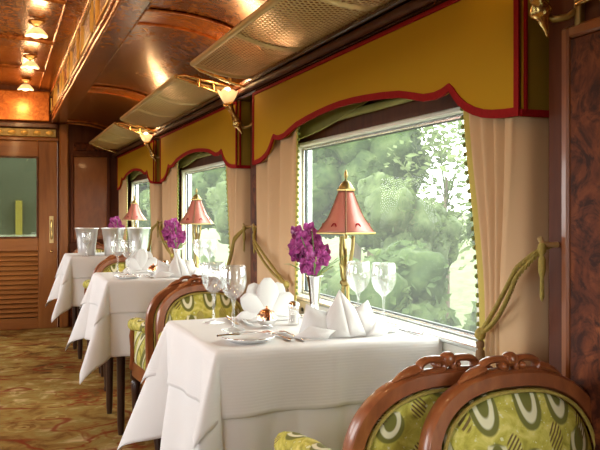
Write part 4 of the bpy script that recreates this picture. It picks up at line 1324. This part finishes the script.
TRK = MB().tube([(0, 0, 0), (.04, .02, 1.0), (-.03, .05, 2.2), (.02, 0, 3.0)], [.14, .12, .09, .05], 8).mesh('trunk', 'bark', 60)
rnd = random.Random(21)
#        x    y    crown z  scale  kind
TREES = [(6.4, 7.6, 1.5, .62, 0), (7.6, 10.2, 1.9, .70, 1), (6.6, 12.6, 1.9, .66, 1), (7.4, 16.2, 3.0, 1.0, 2), (6.6, 20.4, 2.9, 1.0, 1), (7.6, 24.6, 3.1, 1.05, 0),
         (6.7, 29.0, 3.0, 1.05, 2), (7.4, 33.4, 3.1, 1.05, 1), (6.8, 38.0, 3.0, 1.1, 0), (7.5, 42.6, 3.1, 1.1, 2), (6.9, 47.4, 3.1, 1.1, 1),
         (12.2, 25.5, 3.2, 1.15, 1), (12.6, 31.5, 3.3, 1.2, 0)]
for j, (x, y, cz_, s_, k_) in enumerate(TREES):
    lab = 'small-leaved green tree in the row close to the track outside' if x < 10 else 'pale tree on the rising bank behind the trackside row'
    t = thing('tree', lab, 'tree', (x, y, bank_h(x, y) - .05), rnd.uniform(0, 6.28), 'trackside trees' if x < 10 else 'trees up the bank')
    o = bpy.data.objects.new('crown', CR[k_]); COL.objects.link(o); o.parent = t; o.location = (0, 0, cz_); o.scale = (s_, s_, s_)
    o = bpy.data.objects.new('trunk', TRK); COL.objects.link(o); o.parent = t; o.scale = (1, 1, min(1, cz_ / 2.6))
def thin_crown(seed):
    rnd = random.Random(seed); mb = MB()
    for i in range(26):
        a = rnd.uniform(0, 2 * PI); h = rnd.uniform(.1, 1); r = rnd.uniform(.5, 1.5) * math.sin(PI * min(.95, h * .8 + .1))
        e = Vector((r * math.cos(a), r * math.sin(a), -1.4 + 3.0 * h))
        mb.tube([(0, 0, -1.6 + 1.6 * h), e * .5 + Vector((0, 0, -.2)), e], [.014, .009, .004], 5)
        for l in range(42):
            p = e * rnd.uniform(.45, 1.08) + Vector((rnd.gauss(0, .16), rnd.gauss(0, .16), rnd.gauss(0, .14)))
            a_ = Vector((rnd.gauss(0, 1), rnd.gauss(0, 1), rnd.gauss(0, .6))).normalized(); b_ = a_.orthogonal().normalized(); z = rnd.uniform(.05, .11)
            mb.add([p - a_ * z, p - b_ * z * .5, p + a_ * z, p + b_ * z * .5], [(0, 1, 2, 3)])
    return mb.mesh('crown', 'foliage_pale', 180)
THIN = thin_crown(8)
for x, y, s_, lab in ((8.6, 14.4, 1.25, 'thin airy tree with sky showing through, seen in the front window'), (9.4, 17.6, 1.35, 'second thin airy tree behind the first, seen in the front window')):
    t = thing('tree', lab, 'tree', (x, y, bank_h(x, y) - .05), rnd.uniform(0, 6.28), 'airy trees')
    o = bpy.data.objects.new('crown', THIN); COL.objects.link(o); o.parent = t; o.location = (0, 0, 2.6); o.scale = (s_, s_, s_)
    o = bpy.data.objects.new('trunk', TRK); COL.objects.link(o); o.parent = t; o.scale = (.6, .6, 1)
for j in range(12):
    y = 6.2 + j * 3.1; x = 4.3 + .5 * (j % 2)
    t = thing('bush', 'low pale green bush on the bank outside the windows', 'bush', (x, y, bank_h(x, y)), rnd.uniform(-.3, .3), 'trackside bushes')
    o = bpy.data.objects.new('foliage', BU[j % 2]); COL.objects.link(o); o.parent = t; o.location = (0, 0, .75)
    s_ = rnd.uniform(.9, 1.1); o.scale = (s_, s_, s_)
    MB().tube([(0, 0, -.05), (.03, .0, .35), (0, .02, .8)], [.03, .025, .01], 6).build('stem', 'bark', t, smooth=60)
